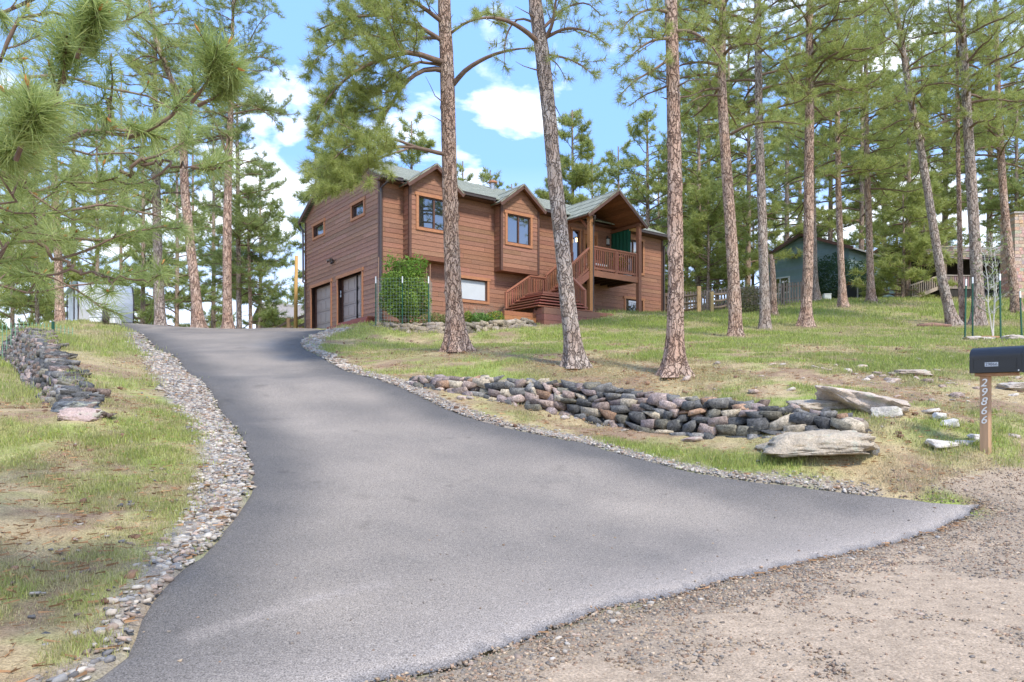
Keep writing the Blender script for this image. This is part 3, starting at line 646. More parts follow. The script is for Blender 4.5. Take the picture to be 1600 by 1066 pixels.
boulder('flat tan slab at the top of the bare bank left of the mailbox', 1425, 588, 12.8, .34, (1, .6, .22), -10, (.42, .34, .27), 17)
boulder('round white rock on the bank, highest of the pale rocks left of the mailbox', 1467, 652, 9.6, .085, (1, .9, .9), 0, (.66, .63, .58), 18, ang=.4)
boulder('white rock just below the round one left of the mailbox', 1482, 668, 9.4, .14, (1, .75, .5), -30, (.64, .61, .56), 19, ang=.5)
boulder('long low pale rock in the dry grass left of the mailbox post', 1471, 698, 8.8, .2, (1, .6, .3), 10, (.58, .53, .46), 20)
boulder('small pale rock close beside the mailbox post', 1525, 684, 8.95, .1, (1, .8, .6), 10, (.62, .58, .53), 21, ang=.5)
boulder('flat pale stone between the long low rock and the mailbox post', 1506, 700, 8.8, .12, (1, .7, .3), 0, (.5, .46, .4), 22, ang=.5)
boulder('pinkish squared rock at the near end of the dark bank wall', 125, 654, 8.6, .26, (1, .55, .36), 8, (.44, .33, .29), 23)
boulder('grey flat rock lying in the grass ahead of the pinkish squared rock', 118, 640, 9.0, .3, (1, .6, .35), -12, (.13, .14, .15), 24)
boulder('flat pale rock in the grass behind the mailbox', 1590, 585, 11.5, .32, (1, .6, .3), 0, (.48, .42, .36), 25)
boulder('small tan rock on the grass below the stone wall near the driveway', 1083, 690, 9.9, .17, (1, .7, .3), 0, (.4, .3, .26), 26)
# scattered rock chips on the bank
def acc_bank(Q):
    return np.clip(np.exp(-((Q[:, 0]-7.6)/2.6)**2-((Q[:, 1]-11.9)/1.5)**2)*.9+.5*(pdist(Q, WT[:, :2])[0] < .5)*(pdist(Q, WT[:,:2])[1] < 0), 0, 1)*(F_DRIVE(Q) > .3)*(F_ROAD(Q) > .3)
scatter('bank_rubble', 'broken tan rock chips strewn over the bare bank', 1500, (-2, 12, 8, 15.5), acc_bank, (.03, .13), np.array([[.42,.33,.27],[.48,.42,.35],[.34,.26,.21],[.38,.32,.27]]), 2, M['stone'], .45, 41, cat='rubble')
# pine litter (needles and cones) on the ground
r_ = np.random.default_rng(61); n = 60000; Q = r_.random((n, 2))*[22, 17]+[-8, 3]
w = (1-.8*greenness(Q)+1.5*sum(np.exp(-((Q[:, 0]-t[0])**2+(Q[:, 1]-t[1])**2)/.8) for t in TREE_SPOTS))*(F_DRIVE(Q) > .03)*(F_ROAD(Q) > -.1)*np.clip(7/np.hypot(Q[:, 0], Q[:, 1]), 0, 1); Q = Q[r_.random(n) < w]
a = r_.random(len(Q))*6.283; l = .05+.05*r_.random(len(Q)); zc = zf(Q)+.012+.012*r_.random(len(Q)); wd = .0012+.0002*np.hypot(Q[:, 0], Q[:, 1])
dx, dy = np.cos(a)*l/2, np.sin(a)*l/2; sx, sy = -np.sin(a)*wd, np.cos(a)*wd
V = np.stack([np.column_stack([Q[:, 0]+i*dx+j*sx, Q[:, 1]+i*dy+j*sy, zc+(r_.random(len(Q))-.5)*.02]) for i, j in ((-1, -1), (1, -1), (1, 1), (-1, 1))], 1).reshape(-1, 3)
cN = np.repeat(np.array([.42, .24, .12])*(.6+.7*r_.random((len(Q), 1))), 4, 0)
tag(arr_mesh('needle_litter', V, np.arange(len(Q)*4).reshape(-1, 4), M['grass'], col=cN), 'fallen brown pine needles over the dry ground', 'pine needles', kind='stuff')
# ================================================================== the wooden house (local frame: x along the front, y back)
RZ = math.atan2(.6, .8)
cedar = (.29, .142, .088); cedar_b = (.33, .145, .08); trimc = (.42, .19, .095); darkb = (.085, .045, .034)
M['cedar'] = attr('cedar_siding', .62, .28, 5, .0025, 30, (1, 1, 12), spec=.3, fine=(24, .18))
M['trim'] = plain('cedar_trim', trimc, .55, .2, 6, (1, 1, 4), .001)
M['dtrim'] = plain('dark_brown_trim', (.115, .058, .042), .5, .2, 4, (1, 1, 3))
M['deckwood'] = attr('stained_deck_wood', .6, .25, 12, .002, 30, (1, 1, 4), spec=.3)
M['darkmetal'] = plain('brown_metal', (.06, .045, .042), .4, .1, 4, spec=.5)
M['void'] = plain('dark_interior', (.02, .017, .015), .9, .1)
M['glass'] = glass('window_glass')
M['white'] = plain('white_blind', (.55, .58, .60), .4, .06, 3)
def shingle(name, c1, c2, sx=1.0):
    m, nt, b, o = new_mat(name); tc = nd(nt, 'ShaderNodeTexCoord')
    br = nd(nt, 'ShaderNodeTexBrick', {'Vector': tc.outputs['UV'], 'Color1': c1+(1,), 'Color2': c2+(1,), 'Mortar': (.08, .09, .07, 1), 'Scale': 1.0, 'Mortar Size': .012,
             'Brick Width': .3, 'Row Height': .14, 'Bias': 0})
    n = noise_tex(nt, 40, 3, .7); v = mul_range(nt, n.outputs[0], .65, 1.35)
    nt.links.new(mixc(nt, 1.0, br.outputs[0], nd(nt, 'ShaderNodeCombineColor', {0: v, 1: v, 2: v}).outputs[0], 'MULTIPLY'), b.inputs['Base Color'])
    b.inputs['Roughness'].default_value = .95; b.inputs['Specular IOR Level'].default_value = .1
    nt.links.new(nd(nt, 'ShaderNodeBump', {'Height': br.outputs[1], 'Strength': .6, 'Distance': .01, }, invert=True).outputs[0], b.inputs['Normal'])
    return m
M['shingle'] = shingle('green_grey_shingles', (.23, .24, .19), (.31, .32, .26))
def add_uv(o, ax):    # planar uv from local axes: ax = (u vector, v vector)
    me = o.data; uv = me.uv_layers.new(name='UVMap'); u_, v_ = Vector(ax[0]), Vector(ax[1])
    for lp in me.loops: p = me.vertices[lp.vertex_index].co; uv.data[lp.index].uv = (p.dot(u_), p.dot(v_))
house = empty('wooden_house', (HC[0], HC[1], 0), RZ, 'two storey house with stained cedar lap siding, two gabled bays and a covered porch', 'house')
rs = random.Random(3)
def laps(mb, o, ud, nrm, u0f, u1f, z0, z1, ops, course=.19, col=cedar, var=.13, seg=(2.2, 4.2)):
    """lap boards on the plane o+u*ud+z ; u range given by functions of z; ops = openings (u0,u1,z0,z1)"""
    o = np.array(o, float); ud = np.array(ud, float); nn = np.array(nrm, float)
    z = z0
    while z < z1-.01:
        zt = min(z+course, z1); cuts = sorted({z, zt}|{q for a in ops for q in (a[2], a[3]) if z < q < zt})
        ua, ub = u0f(z), u1f(z); ua2, ub2 = u0f(zt), u1f(zt)
        joints = [ua]; x = ua+rs.uniform(*seg)*rs.random()
        while x < ub-.4: joints.append(x); x += rs.uniform(*seg)
        joints.append(ub)
        for j0, j1 in zip(joints[:-1], joints[1:]):
            k = 1+rs.uniform(-var, var); c = tuple(v*k*(1+rs.uniform(-.05, .05)) for v in col)
            for ca, cb in zip(cuts[:-1], cuts[1:]):
                segs = [(j0, j1)]
                for a in ops:
                    if a[2] < cb-1e-4 and a[3] > ca+1e-4:
                        ns = []
                        for s0, s1 in segs:
                            if a[1] <= s0 or a[0] >= s1: ns.append((s0, s1)); continue
                            if a[0] > s0: ns.append((s0, a[0]))
                            if a[1] < s1: ns.append((a[1], s1))
                        segs = ns
                for s0, s1 in segs:
                    da = .019-.013*(ca-z)/course; db = .019-.013*(cb-z)/course
                    t0, t1 = s0, s1
                    if s0 == ua: t0 = ua2 if cb == zt else s0
                    if s1 == ub: t1 = ub2 if cb == zt else s1
                    if t1-t0 < 0: t0 = t1 = (t0+t1)/2
                    e = .003
                    P_ = [o+ud*(s0+e)+nn*da+[0, 0, ca+.004], o+ud*(s1-e)+nn*da+[0, 0, ca+.004], o+ud*(t1-e)+nn*db+[0, 0, cb], o+ud*(t0+e)+nn*db+[0, 0, cb]]
                    Q_ = [o+ud*(s0+e)+[0, 0, ca+.004], o+ud*(s1-e)+[0, 0, ca+.004], o+ud*(t1-e)+[0, 0, cb], o+ud*(t0+e)+[0, 0, cb]]
                    mb.hexa(Q_, P_, c)
        z = zt
def panels(mb, axis, const0, const1, u0, u1, z0, z1, ops, col=(.05, .03, .025)):
    us = sorted({u0, u1}|{q for a in ops for q in a[:2]}); zs = sorted({z0, z1}|{q for a in ops for q in a[2:]})
    for a, b in zip(us[:-1], us[1:]):
        for c, d in zip(zs[:-1], zs[1:]):
            if any(q[0] < (a+b)/2 < q[1] and q[2] < (c+d)/2 < q[3] for q in ops): continue
            if axis == 'x': mb.box(a, b, const0, const1, c, d, col)
            else: mb.box(const0, const1, a, b, c, d, col)
LEN, WID, EZ, RIDGE, RY = 16.1, 7.8, 9.95, 11.95, 3.9
tr = .11
# front wall openings (inner edge of the trim)
fo = [(3.35+tr, 5.09-tr, 5.5+tr, 6.6-tr), (13.27+tr, 14.71-tr, 5.7, 6.61-tr), (13.2+tr, 14.71-tr, 7.78+tr, 9.6-tr), (10.5, 11.45, 7.2, 9.42), (9.84, 10.28, 7.45, 9.42)]
go = [(1.48+tr, 4.09-tr, 4.3, 6.72-tr), (4.65+tr, 7.13-tr, 4.3, 6.72-tr), (1.3+tr, 2.64-tr, 8.78+tr, 9.52-tr), (5.44+tr, 6.89-tr, 8.78+tr, 9.52-tr)]
fw = MB(); laps(fw, (0, 0, 0), (1, 0, 0), (0, -1, 0), lambda z: 0, lambda z: LEN, 4.1, 9.9, fo)
panels(fw, 'x', 0.0, .16, 0, LEN, 4.0, 9.88, fo); fw.build('wall', M['cedar'], house)['label'] = 'front wall of reddish brown lap siding'
gw = MB(); top = lambda z: max(0, (z-9.9)/(RIDGE-9.9)*3.9)
cg = (.31, .168, .112)
laps(gw, (0, 0, 0), (0, 1, 0), (-1, 0, 0), lambda z: 0, lambda z: WID, 4.45, 9.9, go, col=cg)
laps(gw, (0, 0, 0), (0, 1, 0), (-1, 0, 0), lambda z: top(z), lambda z: WID-top(z), 9.9, RIDGE-.08, [], col=cg)
panels(gw, 'y', 0.0, .16, .161, WID, 4.0, 9.88, go)
gw.prism([(.0, 0, 9.88), (.0, WID, 9.88), (.0, RY, RIDGE-.1)], (.16, 0, 0), (.05, .03, .025)); gw.build('wall', M['cedar'], house)['label'] = 'greyer garage end wall of lap siding'
rw = MB(); laps(rw, (LEN, 0, 0), (0, 1, 0), (1, 0, 0), lambda z: 0, lambda z: WID, 5.4, 9.9, [])
laps(rw, (LEN, 0, 0), (0, 1, 0), (1, 0, 0), lambda z: top(z), lambda z: WID-top(z), 9.9, RIDGE-.08, [])
laps(rw, (0, WID, 0), (1, 0, 0), (0, 1, 0), lambda z: 0, lambda z: LEN, 4.6, 9.9, [])
rw.box(LEN-.16, LEN-.001, .161, WID-.161, 4.6, 9.88, darkb); rw.prism([(LEN-.16, 0, 9.88), (LEN-.16, WID, 9.88), (LEN-.16, RY, RIDGE-.1)], (.159, 0, 0), darkb); rw.box(.161, LEN, WID-.16, WID-.001, 4.6, 9.88, darkb)
rw.build('wall', M['cedar'], house)['label'] = 'back and far end walls of lap siding'
fl = MB().box(.2, LEN-.2, .2, WID-.2, 6.9, 7.1).box(.2, LEN-.2, .2, WID-.2, 9.7, 9.8).box(.2, LEN-.2, 2.5, 2.6, 4.2, 6.9).box(.2, LEN-.2, 2.5, 2.6, 7.1, 9.7).build('floor', M['void'], house)
# corner boards
cb = MB()
for a in ((-.035, .085, -.035, .0),): pass
MB().box(-.045, .10, -.045, -.026, 4.2, 9.8).box(-.045, -.026, -.026, .10, 4.2, 9.85).build('corner_board', M['dtrim'], house)
MB().box(LEN-.1, LEN+.04, -.045, -.026, 5.5, 9.8).build('corner_board', M['dtrim'], house)
MB().box(-.045, -.026, WID-.1, WID+.04, 4.5, 9.8).build('corner_board', M['dtrim'], house)
# roofs
def slab(name, a, b, c, d, th, parent, uvax, mat='shingle'):
    """a,b lower edge, c,d upper edge (top surface)"""
    n = (Vector(b)-Vector(a)).cross(Vector(d)-Vector(a)).normalized()
    if n.z < 0: n = -n
    mb = MB(); P_ = [Vector(q) for q in (a, b, c, d)]; mb.hexa([p-n*th for p in P_], P_); o = mb.build(name, M[mat], parent); add_uv(o, uvax); return o
ov = .42; sl = (RIDGE-EZ)/(RY+ov)
r1 = slab('roof', (-.22, -ov, EZ), (LEN+.25, -ov, EZ), (LEN+.25, RY, RIDGE+.05), (-.22, RY, RIDGE+.05), .05, house, ((1, 0, 0), (0, .9, .42)))
r2 = slab('roof', (-.22, WID+ov, EZ), (LEN+.25, WID+ov, EZ), (LEN+.25, RY, RIDGE+.05), (-.22, RY, RIDGE+.05), .05, house, ((1, 0, 0), (0, -.9, .42)))
for a_ in (-.2, LEN+.23):
    for b_ in (-ov, WID+ov): MB().bar((a_, b_, EZ-.13), (a_, RY, RIDGE-.08), .03, .17).build('rake_board', M['dtrim'], r1 if b_ < 0 else r2)
MB().box(-.18, LEN+.2, -ov+.04, -.03, EZ-.16, EZ-.13).build('soffit', M['dtrim'], house)
for gx0, gx1 in ((-.2, .72), (3.42, 5.08), (7.6, 8.95), (12.8, LEN+.25)):
    g_ = MB(); g_.box(gx0, gx1, -ov-.11, -ov, EZ-.14, EZ-.02); g_.box(gx0, gx1, -ov-.125, -ov-.105, EZ-.045, EZ-.01); g_.build('gutter', M['darkmetal'], house)
def gable(uc, hw, ez, pz, y0, y1, name='bay_roof', ceil='cedar', th=.05):
    for s in (-1, 1):
        rr = slab(name, (uc+s*hw, y0, ez), (uc+s*hw, y1, ez), (uc, y1, pz), (uc, y0, pz), th, house, ((0, 1, 0), (.75*s, 0, .65)))
        # soffit boards below the shingles
        mb = MB(); L_ = 10
        for k in range(L_):
            t0, t1 = k/L_+.004, (k+1)/L_-.004; f = lambda t, e: (uc+s*hw*(1-t), ez+(pz-ez)*t-e)
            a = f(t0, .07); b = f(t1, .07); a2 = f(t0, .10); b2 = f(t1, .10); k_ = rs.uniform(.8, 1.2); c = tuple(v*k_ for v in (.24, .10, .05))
            mb.hexa([(a[0], y0+.05, a[1]), (b[0], y0+.05, b[1]), (b2[0], y0+.05, b2[1]), (a2[0], y0+.05, a2[1])], [(a[0], y1, a[1]), (b[0], y1, b[1]), (b2[0], y1, b2[1]), (a2[0], y1, a2[1])], c)
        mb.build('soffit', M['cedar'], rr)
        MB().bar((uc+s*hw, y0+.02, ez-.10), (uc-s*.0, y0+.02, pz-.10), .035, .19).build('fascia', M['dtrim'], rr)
def window(u0, u1, z0, z1, y, parent, nrm='front', split=1, rec=.06, blind=False, x=None, trim_w=tr, pane='glass'):
    """trim outer rect; front windows lie in plane y, side windows in plane x"""
    def bx(mb, a, b, c, d, n0, n1, col=None):   # a..b along, c..d z, n0..n1 outward distance
        if nrm == 'front': mb.box(a, b, y-n1, y-n0, c, d, col)
        else: mb.box(x-n1, x-n0, a, b, c, d, col)
    t = MB(); w = trim_w
    bx(t, u0, u0+w, z0+w, z1-w, .012, .05); bx(t, u1-w, u1, z0+w, z1-w, .012, .05); bx(t, u0-.05, u1+.05, z1-w, z1+.01, .012, .06); bx(t, u0, u1, z0, z0+w, .012, .055)
    tr_ = t.build('window_trim' if not blind else 'window_trim', M['trim'], parent)
    f = MB(); a, b, c, d = u0+w, u1-w, z0+w, z1-w; s = .045
    for q in ((a, a+s, c, d), (b-s, b, c, d), (a+s, b-s, c, c+s), (a+s, b-s, d-s, d)): bx(f, *q, -rec-.03, -rec+.04)
    for k in range(split): m_ = a+(b-a)*(k+1)/(split+1); bx(f, m_-.035, m_+.035, c+s, d-s, -rec-.025, -rec+.035)
    f.build('window_frame', M['dtrim'], tr_)
    g_ = MB(); bx(g_, a+.01, b-.01, c+.01, d-.01, -rec-.02, -rec-.01); g_.build('window_pane', M['white' if blind else 'glass'], tr_)
    j = MB(); bx(j, a-.02, a, c, d, -.15, .01); bx(j, b, b+.02, c, d, -.15, .01); bx(j, a, b, c-.02, c, -.15, .01); bx(j, a, b, d, d+.02, -.15, .01); j.build('window_jamb', M['dtrim'], tr_)
    return tr_
window(3.35, 5.09, 5.5, 6.6, 0, house, split=0, blind=True)
window(13.27, 14.71, 5.6, 6.61, 0, house, split=0)
window(13.2, 14.71, 7.78, 9.6, 0, house, split=1)
window(1.3, 2.64, 8.78, 9.52, 0, house, 'side', 0, x=0)
window(5.44, 6.89, 8.78, 9.52, 0, house, 'side', 0, x=0)
# the two gabled bays
for u0, u1, wn in ((1.0, 3.12, (1.27, 2.93)), (5.37, 7.40, (5.57, 7.04))):
    mb = MB(); yf = -.5; op = [(wn[0]+tr, wn[1]-tr, 8.05+tr, 9.5-tr)]; uc = (u0+u1)/2; hw = (u1-u0)/2
    laps(mb, (0, yf, 0), (1, 0, 0), (0, -1, 0), lambda z: u0, lambda z: u1, 7.1, 9.72, op)
    pk = 10.62
    laps(mb, (0, yf, 0), (1, 0, 0), (0, -1, 0), lambda z: u0+(z-9.72)/(pk-9.72)*hw, lambda z: u1-(z-9.72)/(pk-9.72)*hw, 9.72, pk-.1, [])
    panels(mb, 'x', yf, yf+.1, u0, u1, 7.0, 9.72, op); mb.prism([(u0, yf, 9.72), (u1, yf, 9.72), (uc, yf, pk)], (0, .1, 0), darkb)
    laps(mb, (u0, 0, 0), (0, 1, 0), (-1, 0, 0), lambda z: yf, lambda z: -.03, 7.1, 9.72, []); mb.box(u0, u0+.08, yf+.1, -.03, 7.0, 9.72, darkb)
    laps(mb, (u1, 0, 0), (0, 1, 0), (1, 0, 0), lambda z: yf, lambda z: -.03, 7.1, 9.72, []); mb.box(u1-.08, u1, yf+.1, -.03, 7.0, 9.72, darkb)
    bay = mb.build('bay', M['cedar'], house)
    MB().box(u0-.035, u0+.07, yf-.04, yf-.026, 6.95, 9.72).box(u0-.035, u0-.026, yf-.026, yf+.07, 6.95, 9.72).build('corner_board', M['dtrim'], bay)
    MB().box(u1-.07, u1+.035, yf-.04, yf-.026, 6.95, 9.72).box(u1+.026, u1+.035, yf-.026, yf+.07, 6.95, 9.72).build('corner_board', M['dtrim'], bay)
    MB().box(u0-.02, u1+.02, yf-.03, -.03, 6.92, 7.09, (.2, .085, .05)).build('bay_sill', M['cedar'], bay); 
    window(wn[0], wn[1], 8.05, 9.5, yf, house, split=1, rec=.04)
    gable(uc, hw+.22, 9.76, 10.72, -.8, 1.25)
    MB().tube([(u0-.3, -ov-.05, EZ-.12), (u0-.3, -ov-.05, EZ-.3)], .03).build('downspout', M['darkmetal'], house) if 0 else None
# porch
gable(10.87, 1.9, 9.62, 11.0, -2.05, 2.35, 'porch_roof')
po = MB(); po.box(9.2, 9.38, -1.88, -1.70, 5.2, 9.72, (.38, .18, .07)); po.build('porch_post', M['deckwood'], house)
po = MB(); po.box(12.32, 12.5, -1.88, -1.70, 5.3, 9.72, (.30, .13, .075)); po.build('porch_post', M['deckwood'], house)
for a_, b_ in ((9.18, 9.4), (12.3, 12.52)): MB().box(a_, b_, -1.95, 0, 9.56, 9.7, (.2, .09, .05)).build('porch_beam', M['deckwood'], house)
MB().bar((12.41, -1.7, 9.42), (12.41, -1.15, 9.6), .08, .16, col=(.55, .33, .12)).build('brace', M['deckwood'], house); MB().bar((9.29, -1.65, 9.1), (9.29, -1.2, 9.55), .07, .09, col=(.25, .1, .05)).build('brace', M['deckwood'], house)
dk = MB(); x = -1.78
while x < -.04: dk.box(9.3, 12.3, x, x+.13, 7.17, 7.21, (.25, .11, .065)); x += .137
dk.box(9.3, 12.32, -1.82, -1.785, 6.93, 7.2, (.36, .155, .085)); dk.box(12.29, 12.32, -1.785, -.03, 6.93, 7.2, (.3, .12, .07)); dk.box(9.3, 9.33, -1.785, -.03, 6.93, 7.2, (.3, .12, .07))
for k in range(6): dk.box(9.6+k*.5, 9.65+k*.5, -1.78, -.03, 6.95, 7.165, (.06, .03, .02))
dk.build('deck', M['deckwood'], house)
def railing(p, q, h, post_w=.09, bal=.125, parent=None, bh=.1, name='railing', c=(.33, .135, .08)):
    """p,q foot points; sloped allowed"""
    p = Vector(p); q = Vector(q); mb = MB(); up = Vector((0, 0, h)); L_ = (q-p).length; n = max(1, int(L_/bal))
    mb.bar(p+up, q+up, .13, .05, col=tuple(v*1.15 for v in c)); mb.bar(p+up*.93, q+up*.93, .04, .09, col=c); mb.bar(p+Vector((0, 0, bh)), q+Vector((0, 0, bh)), .04, .1, col=c)
    for k in range(n+1):
        a = p.lerp(q, k/n); mb.bar(a+Vector((0, 0, bh)), a+up*.93, .04, .04, up=(0, 1, 0), col=tuple(v*rs.uniform(.8, 1.1) for v in c))
    for a in (p, q): mb.bar(a-Vector((0, 0, .12)), a+up, post_w, post_w, up=(0, 1, 0), col=c)
    return mb.build(name, M['deckwood'], parent or house)
railing((9.5, -1.77, 7.21), (10.9, -1.77, 7.21), 1.05); railing((10.95, -1.77, 7.21), (12.25, -1.77, 7.21), 1.05); railing((12.27, -1.6, 7.21), (12.27, -.1, 7.21), 1.05)
# stairs
sc_c = (.31, .125, .078)
railing((5.55, -.6, 5.15), (6.78, -.6, 5.95), .85); railing((6.8, -.6, 5.98), (7.72, -.6, 5.98), .85); railing((7.75, -.6, 5.98), (9.3, -.6, 7.2), .98)
railing((7.85, -1.8, 6.05), (9.25, -1.8, 7.2), .98)
stt = MB(); stt.box(6.55, 7.8, -1.85, -.55, 5.9, 5.98, sc_c); stt.box(6.57, 7.78, -1.83, -1.8, 5.7, 5.9, sc_c)
for k in range(7):
    u_ = 7.8+k*.215; z_ = 6.14+k*.165; stt.box(u_, u_+.27, -1.78, -.62, z_-.04, z_, tuple(v*rs.uniform(.9, 1.15) for v in sc_c))
for y_ in (-1.82, -.62): stt.bar((7.75, y_, 5.92), (9.35, y_, 7.08), .05, .27, col=sc_c)
for k in range(1, 6):
    z_ = 5.98-k*.17; e = .29*k; stt.box(6.55-e, 8.05, -1.85-e, -1.85-e+.33, z_-.045, z_, tuple(v*rs.uniform(.9, 1.15) for v in sc_c)); stt.box(6.55-e, 6.55-e+.33, -1.85-e+.335, -.6, z_-.045, z_, tuple(v*rs.uniform(.9, 1.15) for v in sc_c))
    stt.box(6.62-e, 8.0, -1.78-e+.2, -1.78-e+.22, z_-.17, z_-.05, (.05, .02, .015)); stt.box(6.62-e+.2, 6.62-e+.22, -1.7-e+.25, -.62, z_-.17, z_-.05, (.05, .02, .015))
stt.bar((5.4, -.6, 5.08), (6.75, -.6, 5.93), .05, .22, col=sc_c)
stt.build('stairs', M['deckwood'], house)
railing((8.1, -2.75, 5.2), (8.12, -1.95, 5.85), .85)
# porch door, side window, lamp
d_ = MB(); d_.box(10.5, 10.6, .012-.07, .06, 7.21, 9.5); d_.box(11.35, 11.45, .012-.07, .06, 7.21, 9.5); d_.box(10.6, 11.35, .012-.07, .06, 9.3, 9.5)
dr_ = MB(); dr_.box(10.6, 11.35, .03, .08, 7.21, 9.3, (.42, .19, .07)); do = dr_.build('door', M['deckwood'], house); d_.build('door_frame', M['trim'], do)
gm = MB(); gm.prism([(10.975+.24*math.cos(a), .028, 8.75+.3*math.sin(a)) for a in np.linspace(0, math.pi, 12)]+[(10.735, .028, 7.9), (11.215, .028, 7.9)], (0, .004, 0)); gm.build('door_pane', M['glass'], do)
MB().tube([(10.68, .01, 8.25), (10.68, -.04, 8.25)], .035).tube([(10.68, -.045, 8.25), (10.68, -.06, 8.25)], .045).build('door_handle', M['darkmetal'], do)
window(9.76, 10.36, 7.35, 9.5, 0, house, split=0, rec=.04, trim_w=.08)
def emis(name, c, s):
    m, nt, b, o = new_mat(name); b.inputs['Base Color'].default_value = c+(1,); b.inputs['Emission Color'].default_value = c+(1,); b.inputs['Emission Strength'].default_value = s; return m
M['lampglow'] = emis('lamp_glow', (1, .72, .35), 2.5)
M['lampglass'] = plain('frosted_lamp_glass', (.6, .62, .6), .2, .05)
lm = MB().box(12.0, 12.16, -.14, -.03, 8.95, 9.0).box(12.0, 12.16, -.14, -.03, 9.26, 9.32).box(12.05, 12.11, -.08, -.03, 9.32, 9.42).build('wall_lamp', M['darkmetal'], house)
MB().box(12.02, 12.14, -.13, -.04, 9.0, 9.26).build('lamp_glass', M['lampglass'], lm)
lm = MB().box(9.97, 10.07, .02-.1, -.03, 9.02, 9.08).build('wall_lamp', M['darkmetal'], house)
MB().tube([(10.02, -.09, 8.85), (10.02, -.09, 9.02)], .045).build('lamp_bulb', M['lampglow'], lm)
# garage doors
M['garage'] = attr('garage_door_panels', .45, .12, 30, .001, 60, (1, 1, .2), spec=.4)
for a, b in ((1.48, 4.09), (4.65, 7.13)):
    mb = MB(); z0 = 4.35; H_ = 6.6-z0
    for k in range(4):
        za = z0+H_*k/4+.008; zb = z0+H_*(k+1)/4-.008; mb.box(.24, .28, a+tr, b-tr, za, zb, (.33, .275, .245))
        for j in range(4):
            ya = a+tr+(b-a-2*tr)*j/4+.07; yb = a+tr+(b-a-2*tr)*(j+1)/4-.07; mb.box(.227, .24, ya, yb, za+.08, zb-.08, (.36, .30, .265))
    gd = mb.build('garage_door', M['garage'], house)
    t = MB(); t.box(-.05, -.012, a, a+tr, 4.3, 6.72-tr); t.box(-.05, -.012, b-tr, b, 4.3, 6.72-tr); t.box(-.06, -.012, a-.05, b+.05, 6.72-tr, 6.74); t.build('door_trim', M['trim'], gd)
    t = MB(); t.box(-.01, .34, a+tr-.02, a+tr, 4.3, 6.62); t.box(-.01, .34, b-tr, b-tr+.02, 4.3, 6.62); t.box(-.01, .34, a+tr, b-tr, 6.61, 6.63); t.build('door_jamb', M['dtrim'], gd)
MB().box(.08, .1, 3.9, 3.975, 6.0, 6.12).box(.08, .1, 3.9, 3.975, 5.84, 5.96).build('keypad', M['white'], house)
# camera and flood lights above the doors
cm = MB(); cm.box(-.06, -.02, 4.35, 4.55, 7.42, 7.5)
for dy, s in ((-.16, -1), (.16, 1)): cm.tube([(-.06, 4.45+dy*.4, 7.46), (-.16, 4.45+dy, 7.5), (-.24, 4.45+dy*1.3, 7.46)], [.02, .05, .07], 10)
cm.tube([(-.07, 4.45, 7.4), (-.16, 4.45, 7.34)], [.05, .05], 10); cm.build('security_light', M['darkmetal'], house)
# downspouts
def spout(pts, name='downspout'): MB().tube(pts, .045, 8).build(name, M['darkmetal'], house)
spout([(-.1, WID+.45, 9.85), (-.12, WID+.42, 9.7), (-.1, WID+.1, 9.45), (-.1, WID+.06, 7.2), (-.18, WID-.1, 7.0), (-.14, WID-.25, 6.9), (-.12, WID-.28, 4.6)])
spout([(.1, -.5, 9.84), (.08, -.45, 9.7), (-.02, -.11, 9.5), (-.02, -.1, 4.4)])
spout([(9.3, -2.1, 9.55), (9.32, -2.06, 9.4), (9.44, -1.84, 9.2), (9.44, -1.82, 5.3)])
spout([(LEN+.2, -.5, 9.85), (LEN+.18, -.45, 9.7), (LEN+.02, -.12, 9.45), (LEN+.02, -.1, 5.9)])
MB().tube([(7.56, 3.2, 11.4), (7.56, 3.2, 11.95)], .12, 14).build('roof_vent', plain('galvanised', (.5, .5, .5), .35, .1, metallic=.8), house)
vv = house.children[-1]; MB().tube([(7.56, 3.2, 11.95), (7.56, 3.2, 12.02), (7.56, 3.2, 12.1)], [.22, .22, .05], 14).build('vent_cap', vv.data.materials[0], vv)
def hl(u_, v_, z_): q = HW(u_, v_); return (float(q[0]), float(q[1]), z_)
# things standing on or by the house
tw = empty('timber_retaining_wall', hl(6, -3, 4.3), RZ, 'red brown timber planter wall at the foot of the porch stairs', 'timber wall')
def rel(mb, u0, u1, v0, v1, z0, z1, c=None): mb.box(u0-6, u1-6, v0+3, v1+3, z0-4.3, z1-4.3, c)
mb = MB()
for z0 in (4.0, 4.17, 4.34, 4.51, 4.68): rel(mb, 3.75, 5.35, -2.95, -2.8, z0, z0+.162, tuple(v*rs.uniform(.85, 1.15) for v in (.38, .15, .07)))
for z0 in (4.3, 4.55, 4.8): rel(mb, 5.3, 8.3, -3.45, -3.3, z0, z0+.24, tuple(v*rs.uniform(.9, 1.1) for v in (.28, .125, .09)))
for z0 in (4.3, 4.55, 4.8): rel(mb, 5.3, 5.42, -3.3, -2.8, z0, z0+.24, tuple(v*rs.uniform(.9, 1.1) for v in (.28, .125, .09)))
for z0 in (4.8, 4.98): rel(mb, 8.2, 9.55, -3.0, -2.86, z0, z0+.16, (.27, .12, .08))
rel(mb, 5.5, 8.2, -3.28, -2.0, 4.6, 5.03, (.26, .11, .07)); mb.build('timber', M['deckwood'], tw)
ts = empty('timber_steps', hl(-.9, 1.5, 4.2), RZ, 'stepped red brown landscape timbers below the garage corner', 'steps')
for k, (v0, py_) in enumerate(((3.75, 518), (3.1, 511.6), (2.0, 505.4), (.9, 499.8))):
    q_ = HW(-.75, v0); z1 = CZ+(HZ-py_)*q_[1]/F
    MB().box(.0+k*.03, .3+k*.03, -2.1, v0-1.5, -.6, z1-4.2, tuple(v*rs.uniform(.85, 1.1) for v in (.27, .10, .07))).build('timber', M['deckwood'], ts)
